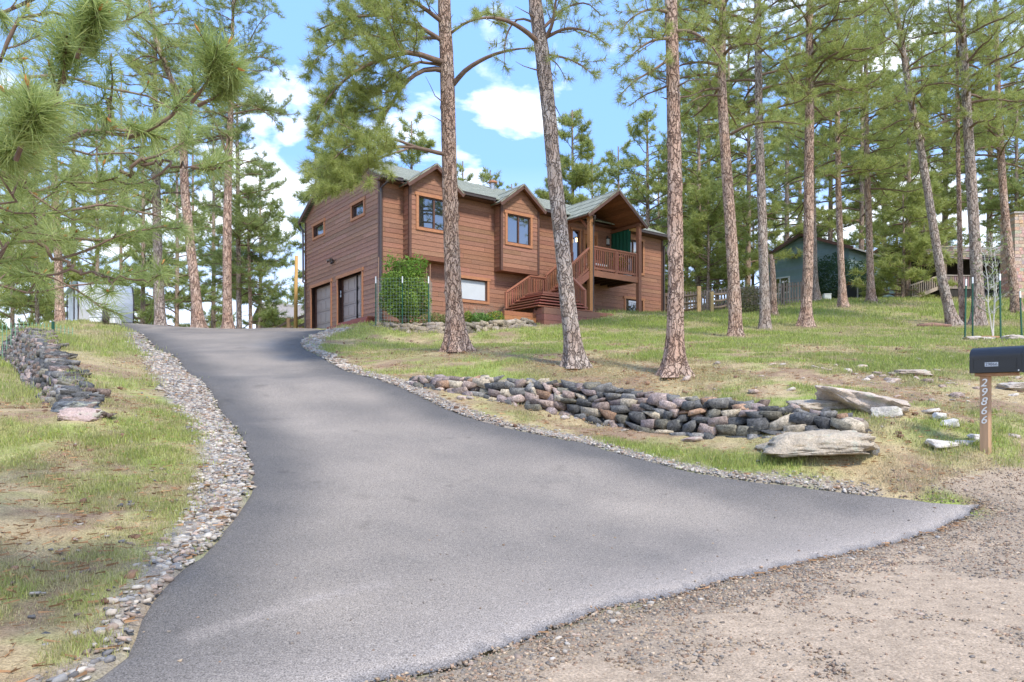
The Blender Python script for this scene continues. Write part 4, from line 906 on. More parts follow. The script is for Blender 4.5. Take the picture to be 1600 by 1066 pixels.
gs = empty('patio_screen', hl(12.36, -.7, 8.4), RZ, 'dark green fabric screen hanging at the right side of the porch', 'screen')
M['greenfab'] = plain('green_fabric', (.012, .095, .055), .7, .15, 20)
mb = MB(); n = 24; vs = []; 
for i in range(n+1):
    y = -.62+1.3*i/n; xo = .02*math.sin(i*1.4)
    vs += [(xo, y, 0), (xo, y, 1.2)]
mb.add(vs+[(a+.008, b, c) for a, b, c in vs], [(2*i, 2*i+2, 2*i+3, 2*i+1) for i in range(n)]+[(2*n+2+2*i, 2*n+3+2*i, 2*n+5+2*i, 2*n+4+2*i) for i in range(n)]); mb.build('fabric', M['greenfab'], gs, smooth_=True)
MB().box(-.02, .03, -.66, .72, 1.19, 1.24).build('rail', M['darkmetal'], gs)
# flowers and bench on the deck
def leafball(cx, cy, cz, rx, ry, rz_, n, size, cols, seed, name, mat, parent=None, up=.3, loc=None):
    r = np.random.default_rng(seed); d = r.normal(size=(n, 3)); d /= np.linalg.norm(d, axis=1, keepdims=True); rad = (.35+.65*r.random((n, 1))**.5)*(.72+.56*vnoise(d[:, 0]*2.6+seed, d[:, 2]*2.6+d[:, 1]*1.7))[:, None]
    p = d*rad*[rx, ry, rz_]+[cx, cy, cz]; a = r.normal(size=(n, 3)); a /= np.linalg.norm(a, axis=1, keepdims=True); a[:, 2] = np.abs(a[:, 2])*up+a[:, 2]*(1-up)
    b = np.cross(a, r.normal(size=(n, 3))); b /= np.linalg.norm(b, axis=1, keepdims=True); s = size*(.6+.8*r.random((n, 1)))
    V = np.stack([p-a*s, p+b*s*.42, p+a*s, p-b*s*.42], 1).reshape(-1, 3)
    c = np.array(cols)[r.integers(0, len(cols), n)]*(.7+.6*r.random((n, 1)))
    return arr_mesh(name, V, np.arange(n*4).reshape(-1, 4), mat, parent, col=np.repeat(c, 4, 0), loc=loc)
fp = empty('flower_pot', hl(11.75, -1.25, 7.21), RZ, 'pot of yellow orange flowers standing on the porch deck behind the railing', 'flower pot')
MB().tube([(0, 0, 0), (0, 0, .35), (0, 0, .38)], [.16, .24, .25], 16, (.30, .13, .07)).build('pot', M['deckwood'], fp)
leafball(0, 0, .62, .42, .3, .28, 700, .06, [(.55, .32, .05), (.6, .4, .08), (.12, .18, .04)], 3, 'flowers', M['grass'], fp)
bn = empty('porch_bench', hl(10.75, -.7, 7.21), RZ, 'small porch bench with white cushions behind the railing', 'bench')
[MB().box(x, x+.05, y, y+.05, 0, .42, (.2, .09, .05)).build('leg', M['deckwood'], bn) for x in (-.55, .5) for y in (-.2, .2)]
MB().box(-.6, .6, -.25, .28, .42, .46, (.25, .11, .06)).build('seat', M['deckwood'], bn); MB().box(-.55, .55, .24, .29, .5, .85, (.25, .11, .06)).build('backrest', M['deckwood'], bn)
MB().box(-.52, -.02, -.2, .2, .462, .58).build('cushion', M['white'], bn, bevel=.04); MB().box(.03, .52, -.2, .2, .462, .58).build('cushion', M['white'], bn, bevel=.04)
bxo = MB().box(-.2, .2, -.1, .1, 0, .16).build('planter_box', M['white'], None, loc=hl(11.95, -1.5, 7.21), bevel=.01); bxo.rotation_euler = (0, 0, RZ); tag(bxo, 'small white planter box at the edge of the porch deck', 'box')
# ================================================================== pines
M['bark_warm'] = bark('bark_warm', (.54, .345, .25), (.66, .49, .385), (.17, .105, .08), 1.0)
M['bark_grey'] = bark('bark_grey', (.47, .35, .28), (.60, .51, .44), (.18, .135, .11), 1.0)
M['bark_far'] = bark('bark_far', (.44, .31, .24), (.52, .40, .32), (.28, .2, .155), .8)
M['twig'] = plain('twig_wood', (.20, .135, .10), .9, .3, 10)
M['needles'] = foliage('pine_needles', [(0.0, (.085, .115, .03)), (.3, (.28, .33, .085)), (.6, (.43, .47, .145)), (1.0, (.60, .60, .27))])
M['needles_cool'] = foliage('pine_needles_cool', [(0.0, (.11, .155, .05)), (.3, (.24, .30, .09)), (.6, (.37, .43, .145)), (1.0, (.52, .55, .25))])
NT = {}
def tufts(tips, dirs, size, per, width, seed, cyl=.9):
    """bottle brush needle tufts: tips (n,3), dirs (n,3) unit, size (n,)"""
    r = np.random.default_rng(seed); n = len(tips); m = n*per
    T = np.repeat(tips, per, 0); D = np.repeat(dirs, per, 0); S = np.repeat(size, per)[:, None]
    a = r.normal(size=(m, 3)); a -= (a*D).sum(1, keepdims=True)*D; a /= np.linalg.norm(a, axis=1, keepdims=True)
    th = np.radians(25+55*r.random((m, 1))); nd_ = D*np.cos(th)+a*np.sin(th)
    root = T-D*S*cyl*r.random((m, 1)); L = S*(.75+.4*r.random((m, 1)))
    e = root+nd_*L; e[:, 2] -= (L[:, 0]*.08)
    s = np.cross(nd_, r.normal(size=(m, 3))); s /= np.linalg.norm(s, axis=1, keepdims=True)
    V = np.stack([root-s*width/2, root+s*width/2, e], 1).reshape(-1, 3)
    return V
def tubes(pts, rad, ns=3):
    """many tapered tubes at once: pts (N,K,3), rad (N,K)"""
    N, K, _ = pts.shape; d = np.gradient(pts, axis=1); d /= np.maximum(np.linalg.norm(d, axis=2, keepdims=True), 1e-9)
    ref = np.where(np.abs(d[:, :1, 2:3]) > .9, np.array([1., 0, 0]), np.array([0, 0, 1.])); a = np.cross(d, ref); a /= np.maximum(np.linalg.norm(a, axis=2, keepdims=True), 1e-9); b = np.cross(d, a)
    t = np.arange(ns)*2*np.pi/ns; V = pts[:, :, None, :]+(a[:, :, None, :]*np.cos(t)[:, None]+b[:, :, None, :]*np.sin(t)[:, None])*rad[:, :, None, None]
    n, k, s = np.meshgrid(np.arange(N), np.arange(K-1), np.arange(ns), indexing='ij'); q = (n*K+k)*ns+s; q2 = (n*K+k)*ns+(s+1) % ns
    return V.reshape(-1, 3), np.stack([q, q2, q2+ns, q+ns], -1).reshape(-1, 4)
class Wood:
    def __init__(s): s.V = []; s.F = []; s.n = 0
    def add(s, V, Fc): s.V.append(V); s.F.append(Fc+s.n); s.n += len(V)
    def tube(s, pts, rad, ns=6): s.add(*tubes(np.asarray(pts, float)[None], np.asarray(rad, float)[None], ns))
    def build(s, name, mat, parent): return arr_mesh(name, np.vstack(s.V), np.vstack(s.F), mat, parent, smooth_=True)
def nrm(v): return v/np.maximum(np.linalg.norm(v, axis=-1, keepdims=True), 1e-9)
def sample_path(pts, ss, q):
    P = np.stack([np.interp(q, ss, pts[:, k]) for k in range(3)], 1); k = np.clip(np.searchsorted(ss, q), 1, len(ss)-1); return P, nrm(pts[k]-pts[k-1])
def frames(d): s = nrm(np.cross(d, np.array([0, 0, 1.]))); return s, np.cross(s, d)
def grow_limb(r, p0, d0, L, r0, rise=.25, sag=-.1, wood=None, tips=None, dense=1.0, sub=.3, path=None, bare=.25, tsp=.2, sub_len=.45, hang=0.):
    """one limb with side branches; wood goes into wood, tuft positions into tips"""
    if path is None:
        n = 8; pts = [np.array(p0, float)]; d = np.array(d0, float)
        for i in range(n):
            t = i/n; d = d/np.linalg.norm(d); pts.append(pts[-1]+d*L/n); d = d+r.normal(size=3)*[.13, .13, .08]+[0, 0, (sag if t < .5 else rise)]
        pts = np.array(pts)
    else:
        pts = spline(path, 12); L = np.linalg.norm(np.diff(pts, axis=0), axis=1).sum()
    n = len(pts); ss = np.concatenate([[0], np.cumsum(np.linalg.norm(np.diff(pts, axis=0), axis=1))]); L = ss[-1]
    wood.tube(pts, np.maximum(r0*(1-.82*np.arange(n)/(n-1)), .006), 6)
    tips.append((pts[-1:], nrm(pts[-1:]-pts[-2:-1])))
    ns = max(1, int(L*(1-bare)/sub*dense)); q = np.sort(L*bare+L*(1-bare)*(np.arange(ns)+r.random(ns))/ns)
    P, D = sample_path(pts, ss, q); S, U = frames(D); t = q/L; l = (sub_len*L*(1-t)*1.1+.22)*r.uniform(.55, 1.1, ns); sg = np.where(np.arange(ns) % 2, 1, -1)[:, None]
    bd = nrm(D*r.uniform(.5, 1, (ns, 1))+S*sg*r.uniform(.4, 1.1, (ns, 1))+U*r.uniform(-.25, .6, (ns, 1))-np.array([0, 0, hang]))
    m = 4; bp = [P]
    for j in range(m): bp.append(bp[-1]+bd*(l/m)[:, None]); bd = nrm(bd+r.normal(size=(ns, 3))*[.13, .13, .1]+[0, 0, .12])
    bp = np.stack(bp, 1); rad = np.maximum(r0*.3*(1-t)[:, None]*(1-.2*np.arange(m+1))[None]+.004, .004); big = l > .3
    if big.any(): wood.add(*tubes(bp[big], rad[big], 3))
    tips.append((bp[:, -1], bd))
    K = int(l.max()/tsp)+1; kk = np.arange(K)[None]; g = l[:, None]-tsp*(kk+r.uniform(.4, 1.3, (ns, K))); mk = g > .04
    ii, _ = np.nonzero(mk); g = g[mk]; f = np.clip(g/l[ii]*m, 0, m-1e-3); j = f.astype(int); b0 = bp[ii, j]+(bp[ii, j+1]-bp[ii, j])*(f-j)[:, None]; dd_ = nrm(bp[ii, j+1]-bp[ii, j])
    if len(ii):
        s2, u2_ = frames(dd_); k = len(ii); v = nrm(dd_*.7+s2*r.choice([-1., 1.], (k, 1))*r.uniform(.35, 1.1, (k, 1))+u2_*r.uniform(-.35, .9, (k, 1))); tips.append((b0+v*r.uniform(.08, .30, (k, 1)), v))
def trunk_mesh(pts, rad, nseg=20, rough=.04, seed=1, flare=1.6, flare_h=.5, knots=0, step=.12):
    """bark covered trunk with root flare; pts relative; returns V,F"""
    P_ = spline(pts, max(12, int(np.linalg.norm(np.diff(np.array(pts), axis=0), axis=1).sum()/step))); n = len(P_)
    z0 = P_[0][2]; R = np.interp(P_[:, 2], [p[2] for p in pts], rad)
    a = np.linspace(0, 2*np.pi, nseg, endpoint=False); A, I = np.meshgrid(a, np.arange(n)); Zr = P_[I, 2]-z0
    f = 1+(flare-1)*np.exp(-Zr/flare_h*2.2)*(.75+.45*np.cos(A*4+seed)+.25*np.cos(A*7+seed*2)); f = np.maximum(f, 1)
    nzv = fbm(np.cos(A)*3+seed*7+5, np.sin(A)*3+Zr*1.3, 3)-.5; nz2 = fbm(A*6/np.pi*2+seed, Zr*2.2, 3)-.5
    RR = R[I]*f*(1+nzv*rough*3+nz2*rough*2.6)
    r = random.Random(seed)
    for _ in range(knots):
        zk = r.uniform(1.5, P_[-1][2]-z0); ak = r.uniform(0, 6.28); da = np.angle(np.exp(1j*(A-ak))); RR = RR*(1+.22*np.exp(-(da*R[I]/.05)**2-((Zr-zk)/.06)**2))
    X_ = P_[I, 0]+np.cos(A)*RR; Y_ = P_[I, 1]+np.sin(A)*RR; V = np.stack([X_, Y_, P_[I, 2]], -1).reshape(-1, 3)
    i, k = np.meshgrid(np.arange(n-1), np.arange(nseg), indexing='ij'); q = i*nseg+k; q2 = i*nseg+(k+1) % nseg
    return V, np.stack([q, q2, q2+nseg, q+nseg], -1).reshape(-1, 4), P_, R
def pine(label, pix, D, seed, crown=(.4, 1.0), limbs=26, ll=2.6, H=None, extra=(), bark_='bark_warm', need='needles', per=26, nw=.011, size=.17, dense=1., sub=.25, tsp=.13,
         name='pine_tree', group=None, dead=3, knots=10, nseg=20, side=None, top_taper=.25, bare=.25, droop=0., cat='pine tree', base=None, flare=1.6):
    """pix: [(px,py,width_px)] from the base upward at distance D; H: total height"""
    r = np.random.default_rng(seed); pts = [W(px, py, D) for px, py, w in pix]; rad = [w/2*D/F for px, py, w in pix]
    b = pts[0].copy() if base is None else np.array(base); zb = zf(np.array([[b[0], b[1]]]))[0]
    if base is None and zb > b[2]-3: pass
    root_z = zb-.06; pts[0][2] = root_z; b = np.array([pts[0][0], pts[0][1], zb])
    pts = [p-b for p in pts]
    rad = [q*.79 for q in rad]
    if H and H > pts[-1][2]:
        d = (pts[-1]-pts[-2])/(pts[-1][2]-pts[-2][2]); d[:2] *= .6; h = H-pts[-1][2]
        pts += [pts[-1]+d*h*.5, pts[-1]+d*h]; rad += [rad[-1]*.6, rad[-1]*top_taper*.5]
    Ht = pts[-1][2]; root = empty(name, b, 0, label, cat, group)
    V, Fa, P_, R = trunk_mesh(pts, rad, nseg, .035, seed, flare, rad[0]*3.2, knots, .12 if D < 20 else .25)
    arr_mesh('trunk', V, Fa, M[bark_], root, smooth_=True)
    wood = Wood(); tips = []
    for k in range(limbs):
        t = crown[0]+(crown[1]-crown[0])*((k+r.random())/limbs); z = Ht*t
        if z > Ht*.985: continue
        p = np.array([np.interp(z, P_[:, 2], P_[:, j]) for j in range(3)]); rt = np.interp(z, P_[:, 2], R)
        az = r.uniform(0, 6.283) if side is None or r.random() < .35 else math.radians(side)+r.normal()*.8
        tt = (t-crown[0])/(crown[1]-crown[0]); L = ll*(.55+.45*math.sin(min(1, tt*1.4+.25)*math.pi*.62))*(1-.72*max(0, tt-.35)/.65)*r.uniform(.65, 1.15)
        el = .1+.6*tt+r.normal()*.14-droop
        grow_limb(r, p, (math.cos(az)*math.cos(el), math.sin(az)*math.cos(el), math.sin(el)), max(L, .4), min(rt*.38, .025+L*.014), wood=wood, tips=tips, dense=dense, sub=sub, tsp=tsp, bare=bare)
    for e in extra:   # limbs that follow the photograph: dict(path=[(px,py,dD)], r=, ...)
        path = [W(px, py, D+dd)-b for px, py, dd in e['path']]
        grow_limb(r, None, None, 0, e.get('r', .06), wood=wood, tips=tips, path=path, dense=e.get('dense', 1.1), sub=e.get('sub', sub), bare=e.get('bare', .3), tsp=e.get('tsp', tsp), sub_len=e.get('sl', .4), hang=e.get('hang', 0))
    for k in range(dead):
        z = Ht*r.uniform(crown[0]*.45, crown[0]*1.05) if crown[0] < 1 else Ht*r.uniform(.5, 1); p = np.array([np.interp(z, P_[:, 2], P_[:, j]) for j in range(3)]); az = r.uniform(0, 6.28); L = r.uniform(.15, .9)
        q = [p]; d = np.array([math.cos(az), math.sin(az), r.uniform(-.3, .3)])
        for j in range(4): q.append(q[-1]+d*L/4); d = d+r.normal(size=3)*[.25, .25, .2]
        wood.tube(q, [.025, .018, .012, .008, .004], 5)
    if wood.n: wood.build('branches', M['twig'], root)
    if tips:
        T_ = np.vstack([t[0] for t in tips]); Dn = nrm(np.vstack([t[1] for t in tips])); rr = np.random.default_rng(seed); NT[label[:30]] = len(T_)
        V = tufts(T_, Dn, size*(.75+.5*rr.random(len(T_))), per, nw, seed)
        arr_mesh('crown', V, np.arange(len(V)).reshape(-1, 3), M[need], root)
    return root
# --- the three near trunks and their limbs
A_ = dict(crown=(.70, 1.0), limbs=16, ll=3.0, H=15.5)
pine('tall straight pine before the left bay window, long limbs arching over the garage gable',
     [(714,549,38),(710,480,33),(706,400,31.5),(703,300,29.5),(701,200,28.5),(698,100,27),(694,0,25)], 18, 101, (.80, 1.0), 20, 3.0, 14.6, per=54, nw=.0105, size=.22, dense=1.5, knots=26, nseg=36, dead=9, side=190, flare=2.0,
     extra=[dict(path=[(700,100,0),(675,92,-.3),(640,82,-.8),(600,92,-1.2),(555,112,-1.6),(515,150,-1.8),(490,200,-2)], r=.075, bare=.2, sl=.5, dense=1.3),
            dict(path=[(700,112,0),(668,108,-.2),(635,128,-.6),(610,165,-1),(590,200,-1.2),(575,235,-1.4)], r=.07, bare=.3, sl=.5, hang=.1, dense=1.5),
            dict(path=[(699,70,0),(660,45,-.3),(600,25,-.8),(540,30,-1.2),(490,50,-1.5)], r=.06, bare=.15, sl=.5, dense=1.4),
            dict(path=[(698,40,0),(650,5,-.5),(590,-20,-1),(520,-5,-1.4)], r=.06, bare=.1, sl=.5, dense=1.4),
            dict(path=[(700,105,0),(650,98,-.3),(600,130,-.6),(560,170,-.9),(530,230,-1.2)], r=.04, bare=.15, sl=.55, dense=1.7), dict(path=[(640,85,-.3),(600,60,-.8),(555,55,-1.1),(505,80,-1.4),(480,120,-1.6)], r=.03, bare=.05, sl=.6, dense=1.6), dict(path=[(610,165,-1),(570,175,-1.1),(530,170,-1.3),(500,150,-1.4)], r=.02, bare=.05, sl=.6, dense=1.6),
            dict(path=[(697,60,0),(655,60,.8),(600,70,1.6),(560,90,2.2)], r=.05, bare=.2, sl=.5, dense=1.2),
            dict(path=[(704,243,0),(680,238,-.3),(645,230,-.8),(610,232,-1.2),(575,250,-1.8),(545,272,-2.4),(520,300,-2.8)], r=.055, bare=.42, sl=.55, hang=.15, dense=2.2),
            dict(path=[(660,233,-.6),(600,215,-1.4),(550,225,-2),(510,262,-2.6),(486,300,-2.8)], r=.035, bare=.3, sl=.5, dense=1.9),
            dict(path=[(640,232,-.8),(590,250,-1.9),(550,290,-2.6),(505,305,-3.)], r=.03, bare=.3, sl=.45, dense=1.9),
            dict(path=[(600,233,-1.2),(560,210,-1.6),(520,190,-1.9),(495,215,-2)], r=.03, bare=.25, sl=.45, dense=1.4),
            dict(path=[(708,132,0),(730,108,-.2),(765,88,-.4),(800,78,-.7),(832,75,-1)], r=.07, bare=.95, sl=.05),
            dict(path=[(700,55,0),(730,35,-.4),(765,28,-.8),(790,40,-1)], r=.04, bare=.3, sl=.4)])
pine('leaning pine with a grey and orange trunk in front of the porch stairs',
     [(900,574,36),(893,520,32),(886,460,31),(876,360,29.5),(866,270,29),(857,170,28),(847,80,28),(836,0,26)], 15, 102, (.84, 1.0), 10, 2.2, 12.4, bark_='bark_grey', per=38, nw=.0088, size=.18, knots=24, nseg=36, dead=8, flare=1.9,
     extra=[dict(path=[(845,70,0),(820,48,-.3),(790,32,-.6),(755,28,-.9),(720,38,-1.1)], r=.06, bare=.5, sl=.35),
            dict(path=[(848,68,0),(862,40,-.2),(868,5,-.4),(872,-30,-.5)], r=.055, bare=.2, sl=.4),
            dict(path=[(852,85,0),(880,90,-.3),(905,100,-.7),(930,120,-1)], r=.03, bare=.15, sl=.5, dense=1.2),
            dict(path=[(850,60,0),(885,45,-.3),(920,50,-.7),(948,70,-.8)], r=.04, bare=.1, sl=.5, dense=1.3),
            dict(path=[(848,45,0),(880,15,.3),(915,5,.5),(940,25,.6)], r=.04, bare=.1, sl=.5, dense=1.3),
            dict(path=[(846,40,0),(810,30,.2),(790,60,.3),(788,105,.3)], r=.03, bare=.3, sl=.5),
            dict(path=[(852,88,0),(870,100,.2),(885,125,.3)], r=.02, bare=.2, sl=.6)])
pine('straight reddish pine trunk standing between the house and the picket fence, nearest on the lawn',
     [(1053,587,40),(1055,520,33),(1056,440,31),(1055,330,29),(1053,210,26.5),(1051,100,25),(1048,0,24)], 13.5, 103, (.72, 1.0), 15, 2.4, 11.6, per=38, nw=.0085, size=.175, knots=30, nseg=36, dead=8, flare=2.0,
     extra=[dict(path=[(1050,60,0),(1025,62,-.3),(1000,75,-.5),(975,100,-.7)], r=.035, bare=.1, sl=.5, dense=1.4),
            dict(path=[(1050,90,0),(1020,110,-.2),(990,128,-.3),(968,150,-.4)], r=.035, bare=.1, sl=.5, dense=1.4),
            dict(path=[(1050,20,0),(1015,15,-.3),(985,30,-.5),(968,55,-.6)], r=.035, bare=.1, sl=.5, dense=1.4),
            dict(path=[(1052,130,0),(1030,140,.4),(1005,150,.7),(985,165,1)], r=.025, bare=.1, sl=.5, dense=1.2),
            dict(path=[(1050,50,0),(1080,50,-.2),(1110,70,-.4),(1130,100,-.5)], r=.04, bare=.1, sl=.5, dense=1.6)])
RT = 'pines on the rising lawn'
pine('dark red trunk pine right of the split rail fence with a spreading crown',
     [(1150,527,27),(1147,450,23),(1141,350,21.5),(1135,260,20),(1130,180,19),(1128,130,17),(1128,60,15),(1129,0,13)], 23, 111, (0.50, 1.0), 49, 3.0, 15.6, bare=.1, per=30, nw=.012, size=.2, sub=.24, tsp=.13, group=RT, dense=1.1, nseg=26,
     extra=[dict(path=[(1142,210,0),(1170,196,-.5),(1210,190,-1),(1260,195,-1.4)], r=.05, bare=.2, sl=.45, dense=1.3), dict(path=[(1135,150,0),(1100,150,-.4),(1070,165,-.9)], r=.04, bare=.2, sl=.45)])
pine('knotty grey brown pine just right of the dark red trunk', [(1196,514,21),(1194,440,18.5),(1191,340,17),(1187,230,16),(1185,120,14),(1184,0,12)], 26, 112, (0.45, 1.0), 49, 3.0, 17.5, bare=.1, per=26, nw=.013, size=.21, sub=.24, tsp=.13, bark_='bark_grey', group=RT, nseg=22, knots=20)
pine('orange stub pine snag with a broken forked top behind the grey brown pine', [(1209,482,15),(1208,440,11),(1206,405,9),(1204,398,8)], 32, 113, (2, 3), 0, 1, None, extra=(), group=None, name='dead_tree', cat='snag', dead=2, nseg=16, knots=4)
pine('straight buff pine with a flared root foot, at the middle of the right lawn', [(1257,511,26),(1260,480,20),(1263,400,19),(1264,280,18),(1265,160,16.5),(1265,60,14),(1265,0,12)], 26.5, 114, (0.47, 1.0), 49, 3.1, 17.5, bare=.1, per=26, nw=.013, size=.21, sub=.24, tsp=.13, group=RT, nseg=22, knots=20,
     extra=[dict(path=[(1266,135,0),(1290,105,-.4),(1330,85,-.9),(1370,75,-1.4)], r=.05, bare=.2, sl=.45)])
pine('slim red brown pine in front of the teal house', [(1317,481,17),(1315,430,12.5),(1311,330,11.5),(1309,220,10),(1308,120,8)], 36, 115, (0.34, 1.0), 49, 3.6, 18.5, bare=.1, per=22, nw=.016, size=.24, sub=.24, tsp=.13, group=RT, nseg=14)
pine('slim pine just right of the teal house with a bulging orange foot', [(1362,473,17),(1360,430,13),(1357,330,12),(1354,220,10),(1353,120,8)], 38, 116, (0.32, 1.0), 49, 3.6, 19, bare=.1, per=22, nw=.016, size=.24, sub=.24, tsp=.13, group=RT, nseg=14)
pine('pine leaning strongly to the left in front of the shake roofed shelter', [(1493,510,24),(1484,485,19),(1471,430,17),(1456,340,15),(1440,240,13.5),(1422,150,12),(1408,60,10),(1398,0,8)], 28, 117, (0.38, 1.0), 37, 2.6, 18, bare=.1, per=24, nw=.013, size=.21, sub=.24, tsp=.13, group=RT, nseg=20, bark_='bark_grey')
pine('thinnest bare pine pole between the leaning pine and the thick grey pine', [(1504,509,11),(1501,440,9.5),(1499,340,8.5),(1497,240,7.5),(1496,150,6.5)], 28.6, 118, (0.54, 1.0), 20, 2.0, 16, bare=.1, per=24, nw=.013, size=.2, sub=.24, tsp=.13, group=RT, nseg=14)
pine('thick grey pine behind the green steel posts', [(1528,504,26),(1528,470,22),(1524,390,20),(1518,290,18.5),(1512,190,17),(1506,90,15),(1500,0,13)], 28, 119, (0.41, 1.0), 52, 3.0, 18.5, bare=.1, per=24, nw=.013, size=.21, sub=.24, tsp=.13, group=RT, nseg=22, bark_='bark_grey')
pine('pine at the right edge in front of the tan chimney block', [(1590,487,20),(1583,440,16),(1572,350,14),(1565,260,13),(1560,160,11)], 33, 120, (0.36, 1.0), 49, 3.4, 19, bare=.1, per=22, nw=.015, size=.23, sub=.24, tsp=.13, group=RT, nseg=16)
pine('broad brown pine trunk close behind the buff pine, beside the teal house', [(1275,464,17),(1272,420,13),(1270,330,12),(1268,200,10)], 42, 121, (0.31, 1.0), 43, 3.8, 19.5, bare=.1, per=20, nw=.018, size=.26, sub=.24, tsp=.13, group=RT, nseg=14, bark_='bark_grey')
# left pines
LT_ = 'pines beyond the top of the driveway'
pine('curving orange pine beyond the driveway crest, left of two', [(311,517,22),(306,460,19),(297,380,17.5),(289,300,16.5),(286,230,15),(276,150,13),(262,110,11),(245,60,8)], 30, 131, (0.56, 1.0), 31, 2.6, 16.5, bare=.1, per=26, nw=.014, size=.21, sub=.24, tsp=.13, group=LT_, nseg=22,
     extra=[dict(path=[(268,128,0),(250,95,-.3),(225,88,-.6),(200,100,-.9)], r=.06, bare=.4, sl=.3)])
pine('straight forked orange pine beyond the driveway crest, right of two', [(356,517,19),(355,450,17),(355,360,16),(357,260,14),(360,180,11),(362,120,8)], 30, 132, (0.45, 1.0), 58, 2.9, 17.5, bare=.1, per=26, nw=.014, size=.21, sub=.24, tsp=.13, group=LT_, nseg=22, need='needles_cool',
     extra=[dict(path=[(354,240,0),(342,205,-.2),(330,180,-.4),(318,165,-.5)], r=.07, bare=.6, sl=.25), dict(path=[(360,170,0),(390,165,0),(420,180,0),(440,205,0)], r=.04, bare=.1, sl=.5, dense=1.3),
            dict(path=[(362,110,0),(395,90,0),(425,95,0),(445,120,0)], r=.04, bare=.1, sl=.5, dense=1.3), dict(path=[(362,130,0),(400,45,0),(425,20,0),(440,25,0)], r=.04, bare=.2, sl=.5, dense=1.3)])
pine('thick shaded pine left of the white caravan boxes and right of the caravan', [(251,516,21),(249,470,19),(246,380,17),(244,280,15)], 33, 133, (0.36, 1.0), 43, 3.0, 15, bare=.1, per=24, nw=.015, size=.22, sub=.24, tsp=.13, group=LT_, nseg=18, bark_='bark_grey')
pine('dark slender pine behind the straight forked pine', [(374,516,11),(373,450,10),(372,340,8.5),(371,240,7)], 38, 134, (0.20, 1.0), 58, 3.0, 14.5, bare=.1, per=22, nw=.017, size=.24, sub=.24, tsp=.13, group=LT_, nseg=12, bark_='bark_grey', need='needles_cool')
pine('short reddish pine right of the dark slender pine', [(392,516,8),(391,470,7),(389,400,6)], 38, 135, (0.27, 1.0), 43, 2.6, 8.2, bare=.1, per=22, nw=.017, size=.24, sub=.24, tsp=.13, group=LT_, nseg=12, need='needles_cool')
pine('pine trunk directly left of the white caravan', [(94,510,19),(93,470,16),(90,380,14),(86,280,12)], 34, 136, (0.32, 1.0), 43, 3.0, 14, bare=.1, per=22, nw=.016, size=.24, sub=.24, tsp=.13, group=LT_, nseg=14)
pine('thin dark pine farther left beyond the bank wall', [(60,505,8),(57,440,7),(55,350,5)], 42, 137, (0.23, 1.0), 37, 2.6, 12, bare=.1, per=20, nw=.018, size=.25, sub=.24, tsp=.13, group=LT_, nseg=10, bark_='bark_grey')
# trees behind and beyond: crowns filling the background
BG = 'pines in the background'
def far(label, px, D, top_py, seed, wpx=8, ll=3.8, c0=.12, limbs=46, need='needles', size=.35, per=18, nw=.036, sub=.27, tsp=.17, z=None, grp=BG, dense=1.):
    x = (px-800)/F*D; zb = float(zf(np.array([[x, D]]))[0]); zt = CZ+(HZ-top_py)*D/F; py0 = HZ-(zb-CZ)*F/D; H = zt-zb
    return pine(label, [(px, py0, wpx*1.2), (px+2, py0-(py0-top_py)*.5, wpx*.8), (px+1, top_py+4, wpx*.3)], D, seed, (c0, 1.0), limbs, ll, None, per=per, nw=nw, size=size, group=grp, nseg=8, dead=2, knots=0, sub=sub, tsp=tsp, need=need, bark_='bark_far', dense=dense)
far('rounded pine rising behind the porch roof, right of the leaning trunk', 893, 50, 168, 201, 9, 3.8, .2, 60, dense=1.7)
far('low bushy pine behind the ridge between the two bays', 765, 52, 262, 202, 7, 3.0, .2, 46, dense=1.6)
far('small pine crown behind the left bay roof', 722, 58, 248, 203, 7, 2.8, .2, 44, dense=1.6)
far('pine crown behind the roof left of the tall straight trunk', 642, 46, 186, 204, 8, 3.4, .2, 54, dense=1.6)
far('pine crown low behind the garage gable', 548, 46, 240, 205, 8, 2.6, .15, 46, 'needles_cool', dense=1.5)
far('narrow pine at the left corner of the house behind the gable', 492, 44, 225, 206, 8, 2.2, .15, 56, 'needles_cool', dense=1.5)
far('pine rising behind the right end of the porch roof', 965, 55, 225, 207, 8, 3.4, .15, 50, dense=1.6)
far('dense pine at the right end of the house', 1010, 46, 170, 208, 10, 4.0, .05, 66)
far('tall dense pine left of the dark red trunk', 1090, 44, 120, 209, 10, 3.8, .1, 60)
far('pine filling the gap right of the dark red trunk', 1168, 50, 60, 210, 10, 4.0, .1, 60)
far('pine behind the snag above the picket fence', 1228, 56, 30, 211, 10, 4.2, .16, 60)
far('pine crown above the teal house', 1296, 60, 70, 212, 10, 4.4, .28, 50, 'needles_cool')
far('pine crown behind the slim pines right of the teal house', 1345, 56, 40, 213, 10, 4.4, .25, 54)
far('dense pine with low boughs left of the shake roofed shelter', 1418, 44, 60, 214, 10, 3.6, .08, 60)
far('pine crown above the shake roofed shelter', 1475, 62, 20, 215, 11, 4.6, .25, 60)
far('pine crown behind the thick grey pine', 1545, 58, 10, 216, 11, 4.6, .25, 60, 'needles_cool')
far('pine crown at the upper right corner', 1610, 50, -30, 217, 11, 4.6, .2, 60)
far('low young pine beside the end wall of the house', 1072, 52, 330, 218, 6, 2.6, .05, 30)
far('bushy low pine directly in front of the brown gabled house', 1400, 52, 330, 219, 6, 3.0, .05, 30)
far('low pine between picket fence and teal house', 1175, 58, 300, 220, 6, 3.4, .05, 36)
far('pine filling behind the far end of the picket fence', 1120, 64, 220, 221, 8, 4.2, .05, 44)
far('low spreading pine in front of the tan board fence', 1410, 42, 300, 241, 6, 3.2, .04, 44)
far('low bushy pine behind the split rail fence', 1105, 42, 300, 242, 6, 3.0, .04, 44)
